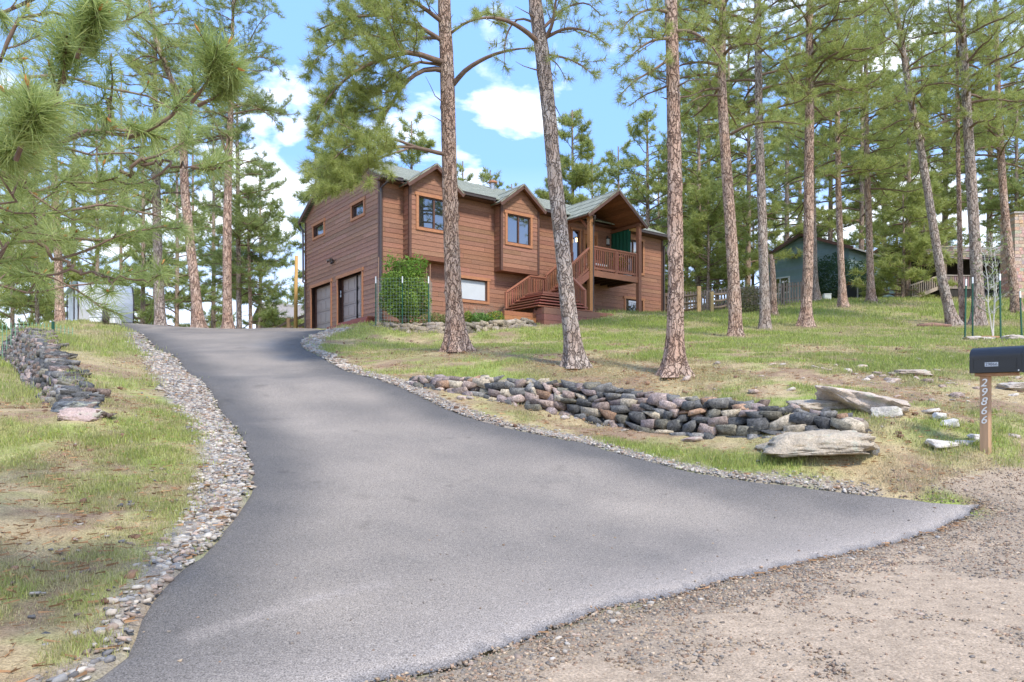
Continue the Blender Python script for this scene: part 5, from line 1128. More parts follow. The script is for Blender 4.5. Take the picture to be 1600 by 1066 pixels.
far('grey green pine behind the leaning pine', 1448, 70, 150, 222, 8, 4.6, .15, 40, 'needles_cool')
far('distant pine at the left edge above the bank wall', 18, 46, 250, 231, 8, 3.4, .1, 34)
far('distant pine behind the caravan roof', 150, 50, 180, 232, 9, 4.0, .12, 46)
far('dark pine right of the caravan', 222, 46, 170, 233, 9, 3.6, .1, 46, 'needles_cool')
far('dark green pine between the thick shaded pine and the curving pine', 275, 52, 200, 234, 9, 3.6, .1, 44, 'needles_cool')
far('tall pine between the curving pine and the forked pine', 332, 56, 160, 235, 9, 3.6, .15, 40, 'needles_cool')
far('wide dark pine right of the forked pine', 405, 48, 250, 236, 8, 3.2, .12, 56, 'needles_cool', dense=1.4)
far('small round pine left of the tall wooden pole', 448, 70, 452, 237, 5, 2.6, .2, 22)
far('low green shrubby pine on the skyline right of the curving pine', 335, 60, 480, 238, 4, 2.6, .1, 14)
far('small pine on the skyline behind the pole', 476, 72, 466, 239, 4, 2.4, .15, 18, 'needles_cool')
def copy_tree(src, px, D, top_py, label, rz, zsrc=None):
    x = (px-800)/F*D; zb = float(zf_exact(np.array([[x, D]]))[0]); H = CZ+(HZ-top_py)*D/F-zb
    h0 = max(v.co.z for v in src.children[0].data.vertices)
    c = src.copy(); COL.objects.link(c); c.location = (x, D, zb); c.rotation_euler = (0, 0, rz); s = H/h0; c.scale = (min(s, 1.25)*1.05,)*2+(s,); c['label'] = label
    for ch in src.children: k = ch.copy(); COL.objects.link(k); k.parent = c
    return c
protos = [o for o in COL.objects if o.get('group') == BG]
PR = {k: protos[i] for i, k in enumerate('abcdefghijklmnopqrstuvwxyz'[:len(protos)])}
for i, (sr, px, D, top, lb) in enumerate([
    (9, 1062, 60, 150, 'deep background pine between the near reddish trunk and the fence'), (12, 1108, 66, 60, 'deep background pine left of the dark red trunk crown'), (10, 1140, 58, 40, 'deep background pine behind the dark red trunk crown'),
    (13, 1250, 72, 40, 'deep background pine left of the buff pine crown'), 
    (9, 1380, 72, 60, 'deep background pine over the tan board fence'), (12, 1440, 58, 40, 'deep background pine left of the shelter roof'),
    (15, 1590, 48, 120, 'deep background pine above the tan chimney block'),
    (10, 1030, 58, 235, 'background pine showing over the low end roof of the house'), 
    (13, 1455, 66, 260, 'lower background pine just over the left end of the shelter roof'), (10, 1580, 60, 260, 'lower background pine behind the shelter right end'),
    (23, -30, 40, 60, 'background pine at the left border beyond the dark bank wall'), (22, 50, 60, 200, 'deep background pine at the far left above the bank wall end'), (23, 118, 62, 150, 'deep background pine left over the caravan'), (24, 190, 64, 130, 'deep background pine right over the caravan'),
    (25, 300, 66, 180, 'deep background pine just left of the curving pine foot'), (23, 240, 60, 260, 'lower background pine behind the thick shaded pine'), (24, 75, 66, 300, 'lower background pine just left of the caravan'),
    (9, 800, 70, 285, 'tiny pine top over the ridge right of the second bay'), (8, 925, 66, 240, 'background pine top between the leaning trunk and porch peak')]):
    copy_tree(protos[sr % len(protos)], px, D, top, lb, 1.3*i+.4)
for i, (x, y, s) in enumerate(((14, -20, 1.0), (22, -16, 1.1), (7, -26, .95), (30, -24, 1.05), (2, -20, .9))):
    c = copy_tree(protos[9+i], 800, 40, 0, 'pine across the road behind the viewer, mirrored in the house windows', i*2.); c.location = (x, y, -.2); c.scale = (s, s, s*.9); c['group'] = 'pines across the road'
# --- foreground pine: trunk out of the frame to the left, boughs hanging into view
def axis_frame(d):
    d = d/np.linalg.norm(d); up = np.array([0, 0, 1.]); s = np.cross(d, up); s /= max(np.linalg.norm(s), 1e-6); return d, s, np.cross(s, d)
def bough_pine():
    r = random.Random(77); bx, by = -4.9, 3.6; zb = float(zf(np.array([[bx, by]]))[0]); b = np.array([bx, by, zb])
    root = empty('pine_tree', b, 0, 'close pine whose long needled boughs hang into the upper left', 'pine tree')
    V, Fa, P_, R = trunk_mesh([(0, 0, -.1), (.05, 0, 2), (0, .1, 5), (.1, 0, 9)], [.22, .18, .15, .06], 28, .035, 5, 1.6, .6, 10, .12); arr_mesh('trunk', V, Fa, M['bark_warm'], root, smooth_=True)
    mbw = MB(); T_ = []; Dn = []; buds = []
    tz = lambda z: np.array([bx, by, z])
    def limb(path, r0, start=None, sub=.13, sl=.5, bare=.15, seed=0, tw=1.0):
        P0 = [W(px, py, D) for px, py, D in path]
        if start is not None: P0 = [tz(start)]+P0
        pts = spline(P0, 26)-b; n = len(pts); ss = np.concatenate([[0], np.cumsum(np.linalg.norm(np.diff(pts, axis=0), axis=1))]); L = ss[-1]
        wob = np.array([[r.gauss(0, .012) for _ in range(3)] for _ in range(n)]); pts = pts+wob
        mbw.tube([tuple(p) for p in pts], [max(r0*(1-.8*k/(n-1)), .004) for k in range(n)], 8, cap=False)
        def twig(p, d, l, rr):
            m = 4; q = [p]
            for j in range(m): q.append(q[-1]+d*l/m); d = d+np.array([r.gauss(0, .16), r.gauss(0, .16), .10+r.gauss(0, .12)]); d = d/np.linalg.norm(d)
            mbw.tube([tuple(x) for x in q], [rr*(1-.15*j) for j in range(m+1)], 5, cap=False); T_.append(q[-1]); Dn.append(d); buds.append((q[-1], d))
            return q, d
        q = L*bare; sd = 1
        while q < L:
            p = np.array([np.interp(q, ss, pts[:, k]) for k in range(3)]); k = min(np.searchsorted(ss, q), n-1); d, s, u = axis_frame(pts[k]-pts[k-1]); sd = -sd
            t = q/L; l = (.14+sl*(1-t)*.8)*r.uniform(.5, 1.15); bd = d*r.uniform(.4, .9)+s*sd*r.uniform(.3, .9)+u*r.uniform(-.55, .6); bd /= np.linalg.norm(bd)
            qq, dd_ = twig(p, bd, l, .0045+.004*(1-t))
            if l > .28:
                for jj in (1, 2, 3):
                    if r.random() < .75: _, s2, u2_ = axis_frame(dd_); v = dd_*.7+s2*r.choice([-1, 1])*r.uniform(.4, .9)+u2_*r.uniform(-.4, .6); twig(qq[jj], v/np.linalg.norm(v), l*r.uniform(.3, .55), .004)
            q += sub*r.uniform(.6, 1.4)*tw*1.0
        d = (pts[-1]-pts[-2]); d /= np.linalg.norm(d); T_.append(pts[-1]); Dn.append(d); buds.append((pts[-1], d))
    limb([(-60,400,3.4),(0,374,3.5),(60,380,3.6),(120,378,3.7),(190,372,3.8),(260,350,3.9)], .026, 3.2, .10, .5)
    limb([(-60,395,3.6),(0,396,3.7),(60,420,3.9),(110,445,4.0),(160,485,4.1),(190,490,4.2)], .016, 2.9, .16, .35, .3)
    limb([(-40,260,2.9),(30,240,3.0),(90,226,3.1),(160,212,3.2),(240,205,3.3),(290,172,3.3),(325,120,3.3),(345,92,3.3)], .030, 3.6, .10, .45)
    limb([(-50,300,2.8),(0,250,2.7),(40,215,2.5),(52,170,2.4)], .016, 3.5, .12, .3, .35)
    limb([(-40,340,3.4),(60,305,3.4),(130,290,3.5),(190,268,3.5)], .02, 3.4, .10, .45)
    limb([(-60,180,3.2),(60,180,3.1),(85,150,3.0),(110,110,2.9),(135,55,2.8),(150,5,2.8)], .028, 4.3, .08, .4)
    limb([(-60,60,3.6),(20,30,3.6),(90,20,3.7),(160,40,3.8),(230,20,3.9)], .028, 5.0, .10, .6)
    limb([(-50,120,4.2),(60,110,4.4),(150,130,4.6),(230,150,4.8),(300,190,4.9)], .026, 4.6, .12, .6)
    limb([(-40,330,4.2),(80,330,4.4),(170,320,4.6),(240,335,4.8),(290,360,4.9)], .024, 3.8, .12, .6)
    limb([(-40,430,4.6),(60,450,4.8),(120,445,5.0),(180,440,5.2),(240,420,5.3)], .018, 3.0, .15, .45, .2)
    limb([(-60,-20,4.4),(60,-10,4.6),(180,0,4.8),(250,50,5)], .03, 5.6, .12, .7)
    limb([(190,268,3.5),(225,258,3.5),(260,255,3.5),(330,268,3.4)], .010, None, .12, .3)
    limb([(160,212,3.2),(175,175,3.1),(165,150,3.0)], .008, None, .10, .2)
    limb([(-40,220,5.2),(80,235,5.4),(180,240,5.6),(260,250,5.8)], .025, 4.2, .13, .7)
    limb([(60,380,3.6),(100,410,3.6),(150,430,3.5),(230,440,3.5),(255,425,3.5)], .010, None, .14, .3)
    for (px, py, D_, px2, py2, n_) in ((52, 170, 2.3, 25, 250, 7), (18, 230, 2.5, -30, 270, 5), (345, 95, 2.9, 300, 160, 5), (375, 125, 3.0, 310, 165, 4), (150, 20, 2.6, 120, 90, 6), (100, 80, 2.8, 100, 130, 3), (250, 195, 3.1, 200, 215, 1), (345, 262, 3.3, 300, 262, 1)):
        a_, b_ = W(px2, py2, D_+.1)-b, W(px, py, D_)-b; ax_ = (b_-a_)/np.linalg.norm(b_-a_); mbw.tube([tuple(a_), tuple((a_+b_)/2+[0, 0, -.01]), tuple(b_)], [.009, .007, .005], 6, cap=False)
        for i in range(n_):
            v = ax_+np.array([r.gauss(0, .4), r.gauss(0, .4), r.gauss(0, .4)]); v /= np.linalg.norm(v); s0_ = a_+(b_-a_)*r.uniform(.45, 1.0); e_ = s0_+v*r.uniform(.05, .14)
            mbw.tube([tuple(s0_), tuple(e_)], [.005, .004], 5, cap=False)
            for q in range(3): T_.append(e_-v*.03*q); Dn.append(v)
            buds.append((e_, v))
    mbw.build('branches', M['twig'], root, smooth_=True)
    T_ = np.array(T_); Dn = np.array(Dn); V = tufts(T_, Dn, .135*(.8+.4*np.random.default_rng(5).random(len(T_))), 84, .0038, 5, 1.0)
    arr_mesh('crown', V, np.arange(len(V)).reshape(-1, 3), M['needles_near'], root)
    bm_ = MB()
    for p, d in buds:
        if r.random() < .3: bm_.tube([tuple(p-d*.005), tuple(p+d*.012), tuple(p+d*.028)], [.005, .0055, .001], 6, (.5, .22, .06), cap=False)
    tag(bm_.build('buds', M['deckwood'], root), kind='stuff')
M['needles_near'] = foliage('pine_needles_near', [(0.0, (.13, .18, .05)), (.3, (.30, .38, .11)), (.6, (.47, .54, .20)), (1.0, (.68, .70, .36))], transl=.45)
bough_pine()
# ================================================================== mailbox
def gz(x, y): return float(zf(np.array([[x, y]]))[0])
M['black'] = plain('black_enamel', (.016, .017, .02), .28, .15, 8, spec=.5)
M['postwood'] = attr('mail_post_wood', .75, .3, 10, .002, 30, (1, 1, .12), spec=.15)
M['silver'] = plain('brushed_nickel', (.75, .74, .72), .3, .08, metallic=.6)
p = W(1540, 706, 8.6); zb = gz(p[0], p[1]); k = 8.6/F
mbx = empty('mailbox', (p[0], p[1], zb), math.radians(-54), 'black curved top mailbox with house number on a brown wooden post', 'mailbox')
Hp = (706-588)*k+(p[2]-zb)
MB().box(-.048, .048, -.048, .048, -.2, Hp, (.46, .29, .17)).build('post', M['postwood'], mbx, bevel=.004)
MB().box(-.09, .33, -.08, .08, Hp, Hp+.035, (.42, .24, .14)).build('bracket', M['postwood'], mbx, bevel=.003)
zt = Hp+.036; x0, x1 = -.13, .42; w = .13; hs = .2
prof = [(-w, zt), (w, zt), (w, zt+hs)]+[(w*math.cos(a), zt+hs+.115*math.sin(a)) for a in np.linspace(.15, math.pi-.15, 14)]+[(-w, zt+hs)]
body = MB().prism([(x0, y, z) for y, z in prof], (x1-x0, 0, 0)).build('body', M['black'], mbx, bevel=.006)
fr = MB(); yy = -w-.001
for a, b, c, d in ((x0+.04, x1-.05, zt+.165, zt+.171), (x0+.04, x1-.05, zt+.04, zt+.046), (x0+.04, x0+.046, zt+.046, zt+.165), (x1-.056, x1-.05, zt+.046, zt+.165)): fr.box(a, b, yy-.004, yy, c, d)
fr.build('side_panel', M['black'], body)
prof2 = [(y*1.05, (z-zt)*1.04+zt-.006) for y, z in prof]
dr_ = MB().prism([(x1, y, z) for y, z in prof2], (.03, 0, 0)).build('door', M['black'], mbx, bevel=.005)
MB().box(x1+.03, x1+.045, -.06, .02, zt+.12, zt+.19).build('door_plate', M['silver'], dr_)
MB().box(x1+.03, x1+.05, -.05, .03, zt+.27, zt+.282).build('door_handle', M['silver'], dr_)
MB().tube([(x1+.03-.06, yy-.002, zt+.02), (x1-.03, yy-.006, zt+.02)], .008, 10).build('rivet', M['silver'], body)
pl = MB().box(.04, .18, yy-.003, yy, zt+.075, zt+.125).build('number_plate', M['white'], body)
text_part('number_digits', '29866', .052, M['black'], body, (.11, yy-.0035, zt+.1), (math.pi/2, 0, 0), .0008)
for i, ch in enumerate('29866'): text_part('digit', ch, .135, M['silver'], mbx, (-.004, -.0515, Hp-.085-i*.113), (math.pi/2, 0, 0), .002, .0012, shear=.25)
# ================================================================== steel posts, birch sapling and its ring of rocks
M['tpost'] = plain('green_steel', (.02, .085, .055), .5, .1); M['postcap'] = plain('white_post_paint', (.78, .8, .8), .5, .05)
def tpost(label, px, py, topy, D, grp='green steel posts round the sapling', lean=0, stud=True):
    p = W(px, py, D); z0 = gz(p[0], p[1]); h = CZ+(HZ-topy)*D/F-z0; e = empty('fence_post', (p[0], p[1], z0), .3, label, 'post', grp); e.rotation_euler = (0, math.radians(lean), .3)
    mb = MB().box(-.025, .025, -.004, .004, -.2, h-.2).box(-.004, .004, .004, .03, -.2, h-.2)
    for i in range(int(h/.06)-3): mb.box(-.008, .008, .03, .038, i*.06, i*.06+.03)
    mb.build('shaft', M['tpost'], e); MB().box(-.026, .026, -.005, .005, h-.2, h).box(-.005, .005, .005, .031, h-.2, h).build('tip', M['postcap'], e)
tpost('green steel post with white tip, leftmost of the four round the sapling', 1508, 530, 436, 21, lean=1.5)
tpost('green steel post with white tip, second from left, just before the thick grey pine', 1520, 524, 433, 22.3)
tpost('green steel post with white tip nearest the birch sapling', 1564, 527, 428, 21, lean=-1)
tpost('green steel post with white tip at the right edge of the sapling ring', 1597, 524, 455, 21.5, lean=-3)
M['whitebark'] = plain('birch_bark', (.62, .60, .54), .7, .2, 20)
def sapling():
    r = random.Random(4); p = W(1552, 524, 21.6); z0 = gz(p[0], p[1]); e = empty('birch_sapling', (p[0], p[1], z0), 0, 'spindly pale birch sapling inside the ring of green posts', 'sapling'); mb = MB(); mb2 = MB(); tips = []
    for s in range(3):
        q = np.array([0., 0, 0]); d = np.array([r.gauss(0, .10), 0, 1.]); pts = [q]; 
        for j in range(8): q = q+d*.36; d = d+np.array([r.gauss(0, .06), r.gauss(0, .06), 0]); pts.append(q)
        mb.tube([tuple(x) for x in pts], [.022*(1-.1*j) for j in range(9)], 6, cap=False)
        for j in range(2, 9):
            for _ in range(5):
                a = r.uniform(0, 6.28); dd_ = np.array([math.cos(a)*.6, math.sin(a)*.6, .8]); c = pts[j]; b_ = [c]
                for i in range(4): b_.append(b_[-1]+dd_*.1); dd_ = dd_+np.array([r.gauss(0, .3), r.gauss(0, .3), r.gauss(0, .1)])
                mb2.tube([tuple(x) for x in b_], [.007, .006, .005, .004, .003], 3, cap=False); tips += b_[2:]
    mb.build('trunk', M['whitebark'], e); mb2.build('branches', M['whitebark'], e)
    T_ = np.array(tips); rr = np.random.default_rng(3); T_ = T_+rr.normal(size=T_.shape)*.05; n = len(T_); a = rr.normal(size=(n, 3))*.03; b_ = rr.normal(size=(n, 3))*.02
    arr_mesh('leaves', np.stack([T_-a, T_+b_, T_+a, T_-b_], 1).reshape(-1, 3), np.arange(4*n).reshape(-1, 4), M['grass'], e, col=(.22, .27, .09))
sapling()
for i, (lb, px, py, s) in enumerate([('flat pale rock at the left of the sapling ring, by the leftmost post', 1519, 531, .3), ('pale rock of the sapling ring just left of its middle post', 1540, 527, .24), ('long pale flat rock at the right of the sapling ring', 1585, 529, .42), ('small buff rock at the front of the sapling ring', 1572, 525, .2)]):
    boulder(lb, px, py, 20.6, s, (1, .6, .3), 5*i, (.5, .43, .37), 300+i)
def soil(label, px, py, D, rx, ry, c, name='mulch_bed', h=.08):
    p = W(px, py, D); n = 40; vs = [(0, 0, h)]; fs = []
    for k, f in enumerate((.35, .7, 1.0)):
        for i in range(n): a = 2*math.pi*i/n; rr = f*(1+.12*math.sin(3*a+px)+.08*math.sin(7*a)); x, y = rx*rr*math.cos(a), ry*rr*math.sin(a); vs.append((x, y, gz(p[0]+x, p[1]+y)-gz(p[0], p[1])+h*(1-f)**.7+(.02 if f < 1 else -.03)))
    fs += [(0, 1+i, 1+(i+1) % n) for i in range(n)]; fs += [(1+k*n+i, 1+(k+1)*n+i, 1+(k+1)*n+(i+1) % n, 1+k*n+(i+1) % n) for k in range(2) for i in range(n)]
    o = MB().add(vs, fs, c).build(name, M['ground'], None, (p[0], p[1], gz(p[0], p[1])), smooth_=True); tag(o, label, 'mulch', kind='stuff')
soil('orange brown mulch round the birch sapling', 1552, 525, 21.4, .75, .5, (.38, .2, .1))
# ================================================================== caged shrub beside the garage corner
sh = W(632, 512, 25.6); zs = gz(sh[0], sh[1])+.15
shrub = empty('shrub', (sh[0], sh[1], zs), 0, 'bright green leafy shrub growing inside the wire cage by the house corner', 'shrub')
leafball(0, 0, 1.0, .92, .62, 1.1, 15000, .05, [(.24, .36, .06), (.32, .45, .08), (.40, .52, .11), (.15, .24, .05)], 8, 'foliage', M['grass'], shrub)
r_ = random.Random(9); mb = MB()
for i in range(70):
    a = r_.uniform(0, 6.28); t = r_.uniform(0, .6); mb.tube([(0.1*math.cos(a), .1*math.sin(a), 0), (t*.6*math.cos(a), t*.5*math.sin(a), 1.0), (t*1.25*math.cos(a), t*math.sin(a), r_.uniform(1.7, 2.35))], [.012, .008, .004], 4, cap=False)
mb.build('stems', M['twig'], shrub)
tp = []
for i in range(60): a = r_.uniform(0, 6.28); t = r_.uniform(.1, .8); tp.append((t*math.cos(a), t*.7*math.sin(a), r_.uniform(1.7, 2.25)))
tp = np.array(tp); rr = np.random.default_rng(2); P_ = np.repeat(tp, 30, 0)+rr.normal(size=(1800, 3))*[.06, .06, .12]; a = rr.normal(size=(1800, 3))*.03; b_ = rr.normal(size=(1800, 3))*.02
arr_mesh('shoots', np.stack([P_-a, P_+b_, P_+a, P_-b_], 1).reshape(-1, 3), np.arange(7200).reshape(-1, 4), M['grass'], shrub, col=(.2, .33, .05))
M['wire'] = plain('galvanised_wire', (.30, .38, .34), .4, .1, metallic=.3)
cg_ = empty('wire_cage', (sh[0], sh[1], zs), 0, 'welded wire cage on steel posts around the green shrub', 'wire fence')
mb = MB(); ring = [(-.92, -.62), (.05, -.78), (.95, -.6), (.95, .5), (-.92, .5)]; ang_pts = []
for a, b_ in zip(ring, ring[1:]+ring[:1]):
    n = int(math.hypot(b_[0]-a[0], b_[1]-a[1])/.1)
    for i in range(n): ang_pts.append((a[0]+(b_[0]-a[0])*i/n, a[1]+(b_[1]-a[1])*i/n))
for x, y in ang_pts: mb.bar((x, y, -.1), (x, y, 1.5), .0035, .0035)
for z in np.arange(0.02, 1.52, .12):
    for a, b_ in zip(ang_pts, ang_pts[1:]+ang_pts[:1]): mb.bar((a[0], a[1], z), (b_[0], b_[1], z), .0035, .0035)
mb.build('mesh', M['wire'], cg_)
for (x, y), h in zip(ring[:3], (1.5, 1.48, 1.5)):
    po = MB().box(x-.018, x+.018, y-.03, y-.012, -.2, h-.2).build('post', M['tpost'], cg_); MB().box(x-.019, x+.019, y-.031, y-.011, h-.2, h+.04).build('post_tip', M['postcap'], po)
for i, (x, y, h) in enumerate(((-.9, -.3, 2.3), (-.2, .3, 2.3), (.75, .2, 2.0), (.88, .3, 2.15))):
    o = MB().tube([(0, 0, -.1), (.02, 0, h)], .012, 6, (.5, .3, .2)).build('garden_stake', M['postwood'], None, (sh[0]+x, sh[1]+y, zs)); tag(o, ['leftmost thin garden stake standing out of the caged shrub', 'tall garden stake rising behind the middle of the caged shrub', 'shorter of the two stakes at the right side of the caged shrub', 'taller of the two stakes at the right side of the caged shrub'][i], 'stake', 'garden stakes by the caged shrub')
def bed(label, px, py, D, rad, h, cols, n, seed, size=.035, name='flower_clump', cat='plant'):
    p = W(px, py, D); z0 = gz(p[0], p[1]); e = leafball(0, 0, h*.5, rad, rad*.8, h*.5, n, size, cols, seed, name, M['grass'], None, .9, loc=(p[0], p[1], max(z0-.05, p[2]-h*.55))); tag(e, label, cat, 'plants in the flower bed')
bed('low green mounded plant in the flower bed right of the tall straight trunk', 748, 497, 26.3, .4, .4, [(.14, .27, .06), (.2, .33, .09)], 1500, 1)
bed('leafy plant with yellow flowers at the right of the flower bed', 774, 496, 26.6, .34, .5, [(.09, .22, .04), (.14, .28, .06), (.5, .42, .05)], 1200, 2)
bed('yellow green plant close right of the tall straight trunk', 732, 495, 26.2, .2, .42, [(.33, .36, .07), (.2, .3, .06)], 700, 3)
bed('sprawling light green plant left of the tall straight trunk below the window', 686, 506, 25.8, .42, .5, [(.24, .31, .09), (.16, .22, .07), (.36, .3, .16)], 1200, 4)
bed('small green plant at the right corner of the wire cage', 665, 504, 25.8, .28, .8, [(.2, .3, .06), (.26, .34, .09)], 900, 5)
# dry ornamental grass
pg_ = W(752, 490, 27.4); Q = np.array([[pg_[0], pg_[1]]]*60)+np.random.default_rng(1).normal(size=(60, 2))*[.5, .12]
V, Fa, C = blades(Q, np.full(60, .75), 9, np.full(60, .012), np.tile([.42, .34, .26], (60, 1)), 3, np.full(60, .05), .9); tag(arr_mesh('ornamental_grass', V, Fa, M['grass'], col=C), 'wispy dry ornamental grass under the lower window', 'grass', kind='stuff')
# ================================================================== tall pole, caravan, things on the left skyline
M['polewood'] = attr('pole_wood', .8, .3, 8, .003, 20, (1, 1, .1), spec=.1)
def atpx(px, D, dz=0): x = (px-800)/F*D; return (x, D, gz(x, D)+dz)
a = atpx(462, 36); ph = CZ+(HZ-400)*36/F-a[2]
e = MB().tube([(0, 0, -.3), (.01, 0, ph*.5), (.04, 0, ph)], [.10, .09, .08], 14, (.52, .32, .12)).build('wooden_pole', M['polewood'], None, a, smooth_=True); tag(e, 'tall bare tan wooden pole standing left of the garage', 'pole')
M['caravan'] = plain('caravan_white', (.74, .75, .76), .3, .04, 2, spec=.5)
def caravan():
    x, y, z = atpx(166, 36); a = math.radians(-38+0); e = empty('caravan', (x, y, z), 0, 'white travel trailer with curved front parked beyond the driveway crest', 'caravan')
    D_ = Vector((-.60, .80, 0)); Wv = Vector((.80, .60, 0))*1.0
    hw = 1.22; z1 = CZ+(HZ-441)*36/F-z
    prof = [(0, .55), (-.12, 1.1), (-.10, z1*.6), (.05, z1*.8), (.35, z1*.95), (.8, z1), (5.2, z1), (5.35, z1-.1), (5.35, .55)]
    f = lambda s, d, h: Wv*s+D_*d+Vector((0, 0, h))
    mb = MB().prism([f(-hw, d, h) for d, h in prof], Wv*(2*hw)); body = mb.build('body', M['caravan'], e, bevel=.03)
    t = MB()
    for s in (-hw-.015, hw+.015):
        for (d, h), (d2, h2) in zip(prof[:-3], prof[1:-2]): t.bar(f(s, d-.02, h), f(s, d2-.02, h2), .05, .06)
    t.build('edge_trim', M['darkmetal'], body)
    MB().prism([f(-hw+.05, .1, .15), f(hw-.05, .1, .15), f(hw-.05, .1, .56), f(-hw+.05, .1, .56)], D_*5).build('chassis', M['void'], e)
    aw = f(-hw-.12, .4, z1-.12); MB().tube([aw, aw+D_*4], .1, 12, (.45, .45, .45)).build('awning', M['wire'], body)
    for q_ in (.5, 4.2): MB().bar(f(-hw-.14, q_, z1-.3), f(-hw-.14, q_, .6), .05, .05).build('awning_arm', M['darkmetal'], body)
    for dd_ in (2.7, 3.5): MB().tube([f(-hw-.02, dd_, .33), f(-hw+.22, dd_, .33)], .33, 20).build('wheel', M['void'], e)
    MB().bar(f(-.5, .1, .45), f(0, -1.3, .45), .1, .12).bar(f(.5, .1, .45), f(0, -1.3, .45), .1, .12).tube([f(0, -1.25, 0), f(0, -1.25, .8)], .05, 10).build('hitch', M['darkmetal'], e)
    b_ = MB().prism([f(-.55, -.75, .42), f(.55, -.75, .42), f(.55, -.75, 1.0), f(-.55, -.75, 1.0)], D_*.55); b_.build('gas_cover', M['caravan'], e, bevel=.05)
caravan()
for i, (px, w_, h_, lb) in enumerate(((154, .40, .62, 'white plastic crate left of the caravan hitch'), (176, .40, .62, 'white plastic crate right of the caravan hitch'))):
    x, y, z = atpx(px, 28); h_ = CZ+(HZ-496)*28/F-z; o = MB().box(-w_/2*1.1, w_/2*1.1, -.25, .25, 0, h_-.03).box(-w_/2*1.16, w_/2*1.16, -.28, .28, h_-.03, h_+.03).build('storage_box', M['caravan'], None, (x, y, z), bevel=.03); tag(o, lb, 'box', 'white boxes by the caravan')
x, y, z = atpx(165, 27.7); o = MB().tube([(0, 0, 0), (.02, 0, .3), (-.03, 0, .5), (0, 0, .7)], [.12, .14, .10, .04], 10).build('covered_jack', M['darkmetal'], None, (x, y, z), smooth_=True); tag(o, 'grey covered trailer jack between the two white crates', 'cover')
def small_house(name, label, px, D, w_, d_, eave, ridge, rot, wallc, roofc, zoff=0, wins=(), wallmat='cedar', trimmat='dtrim', z=None):
    x, y, z_ = atpx(px, D); z_ = z_ if z is None else z; e = empty(name, (x, y, z_+zoff), rot, label, 'house'); mb = MB(); rs_ = random.Random(px)
    nb = 14
    for (o_, u_, n_, L_) in (((-w_/2, -d_/2, 0), (1, 0, 0), (0, -1, 0), w_), ((-w_/2, -d_/2, 0), (0, 1, 0), (-1, 0, 0), d_), ((w_/2, -d_/2, 0), (0, 1, 0), (1, 0, 0), d_)):
        gab = n_[0] != 0; laps(mb, o_, u_, n_, lambda z: 0, lambda z: L_, -.5, eave, [], .25, wallc, .06, (6, 9))
        if gab: laps(mb, o_, u_, n_, lambda z: (z-eave)/(ridge-eave)*L_/2, lambda z: L_-(z-eave)/(ridge-eave)*L_/2, eave, ridge-.1, [], .25, wallc, .06, (6, 9))
    mb.box(-w_/2+.001, w_/2-.001, -d_/2+.001, d_/2-.001, -.5, eave-.02, wallc)
    for s in (-1, 1): mb.prism([(s*(w_/2-.1), -d_/2, eave-.02), (s*(w_/2-.1), d_/2, eave-.02), (s*(w_/2-.1), 0, ridge-.08)], (s*.098, 0, 0), wallc)
    mb.build('wall', M[wallmat], e)
    for s in (-1, 1): 
        rr = MB().hexa([(-w_/2-.4, s*(d_/2+.5), eave-.16), (w_/2+.4, s*(d_/2+.5), eave-.16), (w_/2+.4, 0, ridge+.06), (-w_/2-.4, 0, ridge+.06)], [(-w_/2-.4, s*(d_/2+.5), eave-.04), (w_/2+.4, s*(d_/2+.5), eave-.04), (w_/2+.4, 0, ridge+.18), (-w_/2-.4, 0, ridge+.18)], roofc).build('roof', M['roof_attr'], e)
        MB().bar((-w_/2-.42, s*(d_/2+.5), eave-.12), (-w_/2-.42, 0, ridge+.1), .05, .22).bar((w_/2+.42, s*(d_/2+.5), eave-.12), (w_/2+.42, 0, ridge+.1), .05, .22).build('fascia', M[trimmat], rr)
    for (f_, u0, u1, z0, z1) in wins:
        fr = MB(); 
        bxw = (lambda m_, a, b_, c, d, n0, n1: m_.box(a, b_, -d_/2-n1, -d_/2-n0, c, d)) if f_ == 'front' else (lambda m_, a, b_, c, d, n0, n1: m_.box((-w_/2-n1), (-w_/2-n0), a, b_, c, d)) if f_ == 'left' else (lambda m_, a, b_, c, d, n0, n1: m_.box(w_/2+n0, w_/2+n1, a, b_, c, d))
        t_ = .1; bxw(fr, u0, u1, z0, z0+t_, .03, .09); bxw(fr, u0, u1, z1-t_, z1, .03, .09); bxw(fr, u0, u0+t_, z0+t_, z1-t_, .03, .09); bxw(fr, u1-t_, u1, z0+t_, z1-t_, .03, .09); bxw(fr, (u0+u1)/2-.04, (u0+u1)/2+.04, z0+t_, z1-t_, .03, .08)
        wo = fr.build('window', M['white'], e); g_ = MB(); bxw(g_, u0+.05, u1-.05, z0+.05, z1-.05, .028, .045); g_.build('window_pane', M['glass'], wo)
    return e
M['roof_attr'] = attr('asphalt_roofing', .9, .25, 20, .01, 30, (1, 6, 1), spec=.1); M['paint'] = attr('painted_boards', .6, .1, 3, 0, spec=.3)
small_house('house', 'teal painted house seen between the slim pines', 1293, 56.5, 8, 7, 3.7, 5.2, math.radians(40), (.20, .28, .285), (.25, .25, .24), wins=(('front', .8, 2.1, 1.1, 2.2), ('left', 1, 2.6, 1.0, 2.3)), wallmat='paint')
small_house('house', 'brown gabled house with a white framed window beyond the plank fence', 1386, 82, 8, 8, 4.6, 7.4, math.radians(60), (.20, .115, .08), (.2, .15, .12), wins=(('left', -1.2, .6, 3.6, 5.2),), wallmat='paint')
small_house('house', 'brown roofed house low on the left skyline behind the rail fence', 453, 70, 5, 6, .9, 2.4, math.radians(35), (.24, .13, .09), (.30, .27, .25), z=CZ+(HZ-516)*70/F, wallmat='paint')
